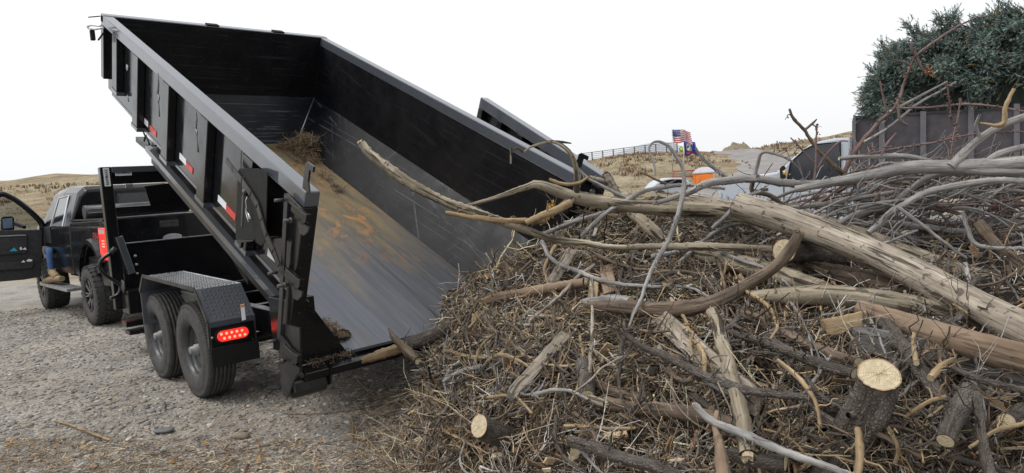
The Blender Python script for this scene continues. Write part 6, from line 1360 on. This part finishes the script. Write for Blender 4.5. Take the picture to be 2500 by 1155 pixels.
    WO('branch' if 'branch' in lab or 'pole' not in lab else 'branch', lab, 'branch' if 'stick' not in lab else 'stick', pts, r_, mt, off=.12, rough=.07, twigs=3 if r_[0] > 3.9 else 1, tw_len=.15)
# prunings nobody can tell apart: grey branches behind the big log, twigs in the pile
g2 = np.random.default_rng(99)
TONE = {'scaly': 'dark scaly', 'tantwig': 'tan', 'greybark': 'smooth grey', 'brownbark': 'brown', 'redtwig': 'reddish'}
SPOTS = [('by the oval sawn face low on the left', 1170, 1040), ('beside the leaning grey plank', 1310, 890), ('near the orange stripped stick', 1290, 740), ('around the round cut end in pile middle', 1450, 980), ('below the knuckled limb on top', 1450, 570), ('beside the upright split post', 1800, 950),
         ('over the wide broken grey board', 1690, 850), ('around the snapped brown branch', 1750, 700), ('left of the broad sawn face', 1990, 930), ('right of the broad sawn face', 2270, 930), ('by the scaly log near right edge', 2370, 1060), ('along the bottom centre of pile', 1620, 1090), ('on the left flank of pile', 1120, 840), ('behind the huge bare log', 2330, 610), ('above the dark beam', 2180, 780), ('below the crest near the toilet', 1720, 560)]
PSPOTS = [('low in front of the white cab', 2000, 520), ('just under the thick grey limb', 2200, 460), ('at the right edge under the limb', 2430, 470), ('just above the huge bare log', 2100, 570), ('at the right edge above the yellowish log', 2400, 580)]
def spot(L_, pts): x = sum(p_[0] for p_ in pts)/len(pts); y = sum(p_[1] for p_ in pts)/len(pts); return min(L_, key=lambda q: (q[1]-x)**2+(q[2]-y)**2)[0]

for i in range(120):
    x0 = g2.uniform(1830, 2440); y0 = g2.uniform(400, 610); ln = g2.uniform(160, 420); sl = g2.normal()*.32; c_ = g2.uniform(-70, 40); s0 = float(np.interp(y0, [430, 600], [5.0, 4.5]))+g2.uniform(-.3, .4)
    if x0 < 2060: y0 = max(y0, 505)
    pts = [(x0+ln*t, y0+ln*sl*t+c_*math.sin(math.pi*t), s0-.5*t*ln/400) for t in (0, .33, .66, 1)]; pts = [p_ if p_[1] > 395 else (p_[0], 395+g2.uniform(0, 15), p_[2]) for p_ in pts]
    r0 = g2.uniform(1.8, 5.5); mt_ = str(g2.choice(['greybark', 'greybark', 'greybark', 'brownbark', 'redtwig'])); lb_ = TONE[mt_]+' pruned branch '+spot(PSPOTS, pts); WO('pruned_branch', lb_, 'branch', pts, [r0, r0*.9, r0*.75, r0*.5], mt_, rough=.06, ends=('cut', ''), twigs=int(g2.integers(4, 11)), tw_len=.28, group=lb_.replace('branch', 'branches', 1))
for i in range(230):
    x0 = g2.uniform(1060, 2450); y0 = g2.uniform(float(topl(x0))+40, 1120); an = g2.uniform(-1.2, 1.2) if g2.uniform() < .8 else g2.uniform(1.2, 2); ln = g2.uniform(60, 230); bd = g2.normal()*.15
    pts = [(x0+ln*t*math.cos(an)-bd*ln*math.sin(math.pi*t)*math.sin(an), y0+ln*t*math.sin(an)+bd*ln*math.sin(math.pi*t)*math.cos(an)) for t in (0, .33, .66, 1)]
    if any(p_[1] > 1180 or p_[1] < topl(p_[0])+15 or p_[0] > 2600 for p_ in pts): continue
    r0 = g2.uniform(2.2, 5.5)*(1.7 if g2.uniform() < .15 else 1); mt_ = str(g2.choice(['scaly', 'scaly', 'scaly', 'tantwig', 'greybark', 'brownbark', 'brownbark'])); lb_ = TONE[mt_]+' dead stick '+spot(SPOTS, pts); WO('spruce_stick', lb_, 'stick', pts, [r0, r0*.9, r0*.8, r0*.6], mt_, off=.02+g2.uniform(0, .05), rough=.1, ends=('cut', ''), twigs=int(g2.integers(2, 8)), tw_len=.13, group=lb_.replace('stick', 'sticks', 1))

# ---------------------------------------------------------------- the twig fill, tucked under and around the larger wood
REGP = np.concatenate([r[0] for r in REG]); REGR = np.concatenate([r[1] for r in REG])
uleft = lambda x, y: np.where((x < 1950) & (y < 900-(x-1000)*.08), 1.0, .03)
lright = lambda x, y: np.where(y > 760, 1.0, np.where(x > 1900, .55, .4))
W1 = [.24, .2, .14, .1, .12, .08, .08, .04]; W2_ = [.10, .20, .15, .13, .015, .24, .035, .13]  # second set leans dark: spruce bark plus pile shade put into colour
twigset(13500, .05, .19, .0018, .0046, .28, .22, uleft, -.11, .05, 1, 'twig_litter', W1, label='dense tan needle twigs matted over the top left of pile', category='twigs')
twigset(3300, .12, .40, .0026, .0056, .35, .34, lright, -.16, .05, 3, 'spruce_twigs', W2_, label='curved grey and tan spruce twigs filling the lower pile', category='twigs')
twigset(1900, .2, .55, .004, .0105, .25, .22, lambda x, y: np.where(y > 700, 1, .5), -.12, .02, 3, 'spruce_sticks', W2_, label='thicker dead spruce sticks woven through the pile', category='sticks')
twigset(900, .25, .6, .002, .0035, .8, .35, lambda x, y: np.where(x < 1300, 1.6, .5), -.02, .03, 3, 'stray_twigs', W1, label='wispy stray twigs poking out of the pile edges', category='twigs')

# ---------------------------------------------------------------- debris in the trailer bed
def debris(name, pts_uvw, N, ln, col0, label):
    U_ = np.array(pts_uvw); k = rng.integers(0, len(U_), N); q = U_[k, :3]+rng.normal(size=(N, 3))*U_[k, 3:4]*np.array([1, 1, .6]); q[:, 2] = np.clip(q[:, 2]*.75, .004, None)
    o = np.stack([q[:, 0], q[:, 1]*ct-q[:, 2]*st_, Z0+q[:, 1]*st_+q[:, 2]*ct], 1); d = rng.normal(size=(N, 3)); d[:, 2] *= .6; P = bent(o, d, rng.uniform(ln*.4, ln, N), 4, .5); R = rng.uniform(.001, .0024, (N, 1))*np.ones((1, 4))
    col = np.array(col0)[None]*rng.uniform(.5, 1.5, (N, 1)); V, Q_, c = tubes(P, R, 3, col); link(name, quickmesh(name, V, Q_, c), None, M['twigs'], label=label, category='debris', kind='stuff')
def inbw(x, y, w_):
    v = ray(x, y); ez_ = np.array([0, -st_, ct]); O_ = np.array([0, 0, Z0]); k = ((O_+ez_*w_-C)@ez_)/(v@ez_); P = C+v*k; return (P[0], (P-O_)@np.array([0, ct, st_]), w_)
pl_ = []
for (x, y, w_, sp_) in [(700, 362, .0, .05), (720, 365, .02, .07), (745, 372, .04, .08), (735, 345, .12, .08), (750, 335, .2, .07), (752, 350, .12, .09), (748, 325, .26, .05), (760, 372, .03, .07), (690, 360, .0, .03), (770, 395, .0, .03)]:
    a = inbw(x, y, w_); pl_.append((*a, sp_))
debris('twig_debris', pl_, 3000, .08, (.27, .20, .13), 'heap of twigs left in the far corner of trailer bed')
pl_ = [(*inbw(x, y, .003), s_) for x, y, s_ in [(735, 397, .04), (745, 400, .04), (755, 402, .03), (790, 430, .03), (815, 455, .02), (800, 440, .03), (830, 468, .02)]]
debris('twig_debris', pl_, 260, .08, (.13, .09, .06), 'thin scatter of dark twigs on the upper trailer floor')
pl_ = [(*inbw(x, y, .012), s_) for x, y, s_ in [(795, 795, .03), (805, 800, .035), (815, 805, .03), (825, 812, .03), (835, 818, .03), (790, 788, .02)]]
debris('wood_chips', pl_, 420, .05, (.36, .27, .16), 'crumbs of wood and bark beside the floor ring')
pl_ = [(*inbw(x, y, -.018), .025) for x, y in [(760, 890), (780, 884), (800, 878), (820, 872), (840, 868), (770, 893), (850, 868)]]
debris('wood_chips', pl_, 260, .03, (.2, .15, .1), 'fine wood crumbs along the left end of trailer sill')
# tie ring on the floor
m = mb(); q = [inbw(x, y, .012) for x, y in [(812, 812), (822, 828), (842, 827), (854, 818), (850, 810), (836, 806)]]; q.append(q[0]); m.tube([B(a) for a in q], .012, 8); a0 = inbw(816, 822, .02)
m.box((a0[0]-.05, a0[1]-.02, .0), (a0[0]+.02, a0[1]+.04, .035), B); m.build('floor_ring', M['flat'], T)
def chip(x, y, w_, sz, col, lab):
    pass

# ---------------------------------------------------------------- gravel, stones, leaves, ground twigs
def gravel():
    ph = (1+5**.5)/2; iv = np.array([(-1, ph, 0), (1, ph, 0), (-1, -ph, 0), (1, -ph, 0), (0, -1, ph), (0, 1, ph), (0, -1, -ph), (0, 1, -ph), (ph, 0, -1), (ph, 0, 1), (-ph, 0, -1), (-ph, 0, 1)])/1.902
    it = np.array([(0, 11, 5), (0, 5, 1), (0, 1, 7), (0, 7, 10), (0, 10, 11), (1, 5, 9), (5, 11, 4), (11, 10, 2), (10, 7, 6), (7, 1, 8), (3, 9, 4), (3, 4, 2), (3, 2, 6), (3, 6, 8), (3, 8, 9), (4, 9, 5), (2, 4, 11), (6, 2, 10), (8, 6, 7), (9, 8, 1)])
    N = 46000; s_ = 3.0+9.5*rng.uniform(0, 1, N)**1.55; a = rng.uniform(-.95, .12, N); px_ = C[0]+FH[0]*s_+RH[0]*s_*a; py_ = C[1]+FH[1]*s_+RH[1]*s_*a
    sandy = .5+.5*np.sin(px_*1.3+2*np.sin(py_*.9))*np.cos(py_*1.1-px_*.5)
    keep = rng.uniform(0, 1, N) > .3*sandy+.62*np.clip((4.35-s_)/.45, 0, 1)*(.75+.25*sandy); px_, py_, s_ = px_[keep], py_[keep], s_[keep]; N = len(px_)
    r = np.exp(rng.normal(size=N)*.42)*.0092*(.75+.07*s_); r = np.clip(r, .004, .038); z = terr(px_, py_)+tnoise(px_, py_)+r*.08
    sc = np.stack([r*rng.uniform(.8, 1.5, N), r*rng.uniform(.7, 1.1, N), r*rng.uniform(.3, .6, N)], 1); th = rng.uniform(0, 6.28, N); c_, s2 = np.cos(th), np.sin(th)
    v = iv[None]*sc[:, None]*(1+.09*rng.normal(size=(N, 12, 1))); V = np.stack([v[..., 0]*c_[:, None]-v[..., 1]*s2[:, None]+px_[:, None], v[..., 0]*s2[:, None]+v[..., 1]*c_[:, None]+py_[:, None], v[..., 2]+z[:, None]], -1).reshape(-1, 3)
    Q_ = (np.arange(N)*12)[:, None, None]+it[None]; pal = np.array([(.19, .182, .168), (.255, .24, .22), (.33, .312, .28), (.27, .232, .19), (.14, .137, .14), (.40, .38, .34), (.22, .20, .17)])
    col = pal[rng.integers(0, 7, N)]*rng.uniform(.75, 1.2, (N, 1)); return quickmesh('gravel', V, Q_.reshape(-1, 3), np.repeat(col, 12, 0), True)
link('gravel', gravel(), None, M['stones'], kind='stuff')
def stone(x, y, wpx, hpx, col, label):
    g = np.random.default_rng(int(x+y)); P = onz(x, y, .0); s_ = (P-C)@_f; P[2] = float(terr(P[0], P[1])); rx, rz = wpx/2*s_/F, hpx/2*s_/F; m = mb(); n1, n2 = 18, 10; vs = []; ph = g.uniform(0, 6, 4)
    for i in range(n2):
        for j in range(n1):
            t = math.pi*i/(n2-1); p_ = 2*math.pi*j/n1; k = 1+.08*math.sin(2*p_+ph[0])+.06*math.sin(3*p_+ph[1]+t)+.02*g.normal()
            vs.append(P+RH*rx*k*math.sin(t)*math.cos(p_)+FH*rx*.75*k*math.sin(t)*math.sin(p_)+UP*(rz*1.0*math.cos(t)*k+rz*.35))
    m.add(vs, [(i*n1+j, i*n1+(j+1) % n1, (i+1)*n1+(j+1) % n1, (i+1)*n1+j) for i in range(n2-1) for j in range(n1)], True)
    m.build('stone', simple('stone_'+str(int(x)), col, .8, var=.25, nscale=30, bmp=.3), None, label=label, category='stone')
stone(590, 1068, 40, 20, (.17, .14, .105), 'rounded brown cobble on the dirt below the trailer tyres')
stone(402, 1052, 46, 12, (.13, .13, .14), 'flat dark slab stone left of the brown cobble')
stone(400, 1100, 18, 10, (.26, .25, .23), 'small pale round pebble on the bare dirt strip')
stone(14, 1094, 32, 12, (.24, .23, .21), 'pale flat stone at the left edge of the ground')
stone(360, 902, 26, 11, (.15, .155, .165), 'smooth grey stone lying left of the front trailer tyre')
stone(672, 948, 36, 14, (.13, .13, .14), 'dark flat stone between rear tyre and bumper tube')
stone(236, 988, 34, 10, (.18, .17, .15), 'grey flat stone on open gravel at lower left')
def lieon(pts): return [(x, y, float((onz(x, y, .012)-C)@_f)) for x, y in pts]
WO('twig', 'long dry twig lying on gravel at lower left', 'twig', lieon([(132, 1028), (180, 1042), (225, 1062), (268, 1080)]), [2, 2.5, 3, 3], 'tantwig', twigs=2, tw_len=.1)
WO('twig', 'thin curved switch on the ground left of the pile foot', 'twig', lieon([(869, 925), (900, 950), (945, 962), (996, 957), (1045, 928)]), [1.6, 2, 2, 2, 2], 'tantwig', twigs=3, tw_len=.15)
WO('twig', 'pale twig lying toward camera beside the pile foot', 'twig', lieon([(984, 936), (984, 965), (990, 985), (1003, 1004)]), [2, 3, 3.5, 2.5], 'greybark', twigs=2, tw_len=.1)
WO('twig', 'short pale stick on gravel right of the bumper tube', 'twig', lieon([(855, 1012), (863, 1040), (862, 1070), (858, 1085)]), [2, 3, 3, 2], 'tantwig')
WO('twig', 'straight dark stem lying flat across lower middle ground', 'twig', lieon([(475, 1116), (560, 1108), (640, 1092), (705, 1078)]), [1.4, 1.6, 1.6, 1.2], 'brownbark')
WO('twig', 'red brown stub standing at the bottom edge of ground', 'twig', [(598, 1160, 3.55), (604, 1130, 3.55)], [4.32, 3.6], 'redtwig')
WO('twig', 'thin grey twig running right toward the pile foot', 'twig', lieon([(700, 1012), (780, 1012), (870, 1005), (985, 985)]), [1.2, 1.5, 1.5, 1.2], 'brownbark')
WO('twig', 'dark broken twig under the rear of the trailer', 'twig', lieon([(398, 984), (402, 1000)]), [4, 3], 'darkbeam')
def litter():
    N = 9000; ln = rng.uniform(.02, .09, N); x = rng.uniform(-50, 1000, N); y = rng.choice([0, 1], N, p=[.3, .7]); yy = np.where(y == 1, 1178-105*rng.uniform(0, 1, N)**1.3, rng.uniform(900, 1160, N)); near = rng.uniform(0, 1, N) < .3; x = np.where(near, rng.uniform(860, 1060, N), x); yy = np.where(near, rng.uniform(960, 1170, N), yy)
    o = np.array([onz(a, b, .0) for a, b in zip(x, yy)]); o[:, 2] = terr(o[:, 0], o[:, 1])+tnoise(o[:, 0], o[:, 1])+.012; d = rng.normal(size=(N, 3)); d[:, 2] *= .12
    P = bent(o, d, ln, 3, .3); R = rng.uniform(.0008, .0022, (N, 1))*np.ones((1, 3)); col = TC[rng.integers(0, 6, N)]*rng.uniform(.7, 1.4, (N, 1)); V, Q_, c = tubes(P, R, 3, col); return quickmesh('straw_litter', V, Q_, c)
link('straw_litter', litter(), None, M['twigs'], kind='stuff')
def leaves():
    N = 420; x = rng.uniform(-30, 1150, N); yy = np.where(rng.uniform(0, 1, N) < .65, rng.uniform(1080, 1170, N), rng.uniform(860, 1120, N)); V = []; Cc = []; Q_ = []
    for i in range(N):
        P = onz(x[i], yy[i], .0); P[2] = float(terr(P[0], P[1]))+.018; th = rng.uniform(0, 6.28); r = rng.uniform(.006, .024)*(1 if yy[i] > 1000 else .8); e = np.array([math.cos(th), math.sin(th), rng.normal()*.35]); f_ = np.array([-math.sin(th), math.cos(th), rng.normal()*.35]); up = UP*r*rng.uniform(.1, .6)
        b_ = len(V); V += [P-e*r, P-f_*r*.55+up*.8-e*r*.2, P+e*r*.2-up*.2+UP*.0, P+f_*r*.55+up-e*r*.2, P+e*r*1.1+up*.6, P-f_*r*.4+e*r*.6+up, P+f_*r*.4+e*r*.6+up*.7]
        Q_ += [(b_, b_+1, b_+2, b_+3), (b_+2, b_+1, b_+5, b_+4), (b_+2, b_+4, b_+6, b_+3)]; c = np.array([(.26, .17, .09), (.19, .11, .055), (.30, .22, .14), (.22, .19, .15), (.32, .17, .05)][rng.integers(0, 5)])*rng.uniform(.7, 1.2); Cc += [c]*7
    return quickmesh('fallen_leaves', np.array(V), np.array(Q_), np.array(Cc), True)
link('fallen_leaves', leaves(), None, M['leaf'], kind='stuff')

def chips():
    N = 450; x, y = sample(N); p = surf(x, y)+nrm(x, y)*rng.uniform(-.02, .04, (N, 1)); V, Q_, Cc = [], [], []
    pal = np.array([(.42, .31, .19), (.30, .19, .11), (.52, .43, .30), (.20, .14, .09), (.27, .16, .09), (.33, .30, .26)])
    for i in range(N):
        d = rng.normal(size=3); d /= np.linalg.norm(d); e = np.cross(d, rng.normal(size=3)); e /= np.linalg.norm(e); h = np.cross(d, e); L_ = rng.uniform(.012, .06); w_ = L_*rng.uniform(.2, .55); t_ = rng.uniform(.002, .005); b_ = len(V)
        V += [p[i]-d*L_-e*w_*.6-h*t_, p[i]+d*L_*.8-e*w_-h*t_, p[i]+d*L_+e*w_*.4-h*t_, p[i]-d*L_*.7+e*w_-h*t_, p[i]-d*L_-e*w_*.6+h*t_, p[i]+d*L_*.8-e*w_+h*t_*2, p[i]+d*L_+e*w_*.4+h*t_, p[i]-d*L_*.7+e*w_+h*t_]
        Q_ += [(b_, b_+3, b_+2, b_+1), (b_+4, b_+5, b_+6, b_+7), (b_, b_+1, b_+5, b_+4), (b_+1, b_+2, b_+6, b_+5), (b_+2, b_+3, b_+7, b_+6), (b_+3, b_, b_+4, b_+7)]; Cc += [pal[rng.integers(0, 6)]*rng.uniform(.7, 1.2)]*8
    return quickmesh('bark_chips', np.array(V), np.array(Q_), np.array(Cc), False)
link('bark_chips', chips(), None, M['leaf'], kind='stuff', label='flakes of bark and split wood strewn through the pile', category='wood chips')

def leaf_cluster(x, y, s0, label, col):
    P = atd(x, y, s0); V, Q_, Cc = [], [], []
    for i in range(9):
        d = rng.normal(size=3); d /= np.linalg.norm(d); e = np.cross(d, rng.normal(size=3)); e /= np.linalg.norm(e); r = rng.uniform(.012, .03); b_ = len(V); o = P+rng.normal(size=3)*.012; h = np.cross(d, e)*r*.4
        V += [o, o+d*r*.5+e*r*.45+h, o+d*r*1.2, o+d*r*.5-e*r*.45+h]; Q_.append((b_, b_+1, b_+2, b_+3)); Cc += [np.array(col)*rng.uniform(.7, 1.2)]*4
    link('dead_leaves', quickmesh('dead_leaves', np.array(V), np.array(Q_), np.array(Cc), False), None, M['leaf'], label=label, category='leaves')
leaf_cluster(2265, 176, 4.18, 'curled orange leaves caught on the soaring budded branch', (.42, .16, .06))
leaf_cluster(1345, 505, 4.7, 'yellow leaves caught beside the knuckled limb', (.50, .30, .06))
leaf_cluster(1344, 530, 4.68, 'small amber leaf hanging under the knuckled limb', (.45, .25, .06))
leaf_cluster(1915, 425, 4.4, 'pale dry leaves caught near the white cab mirror', (.48, .33, .14))
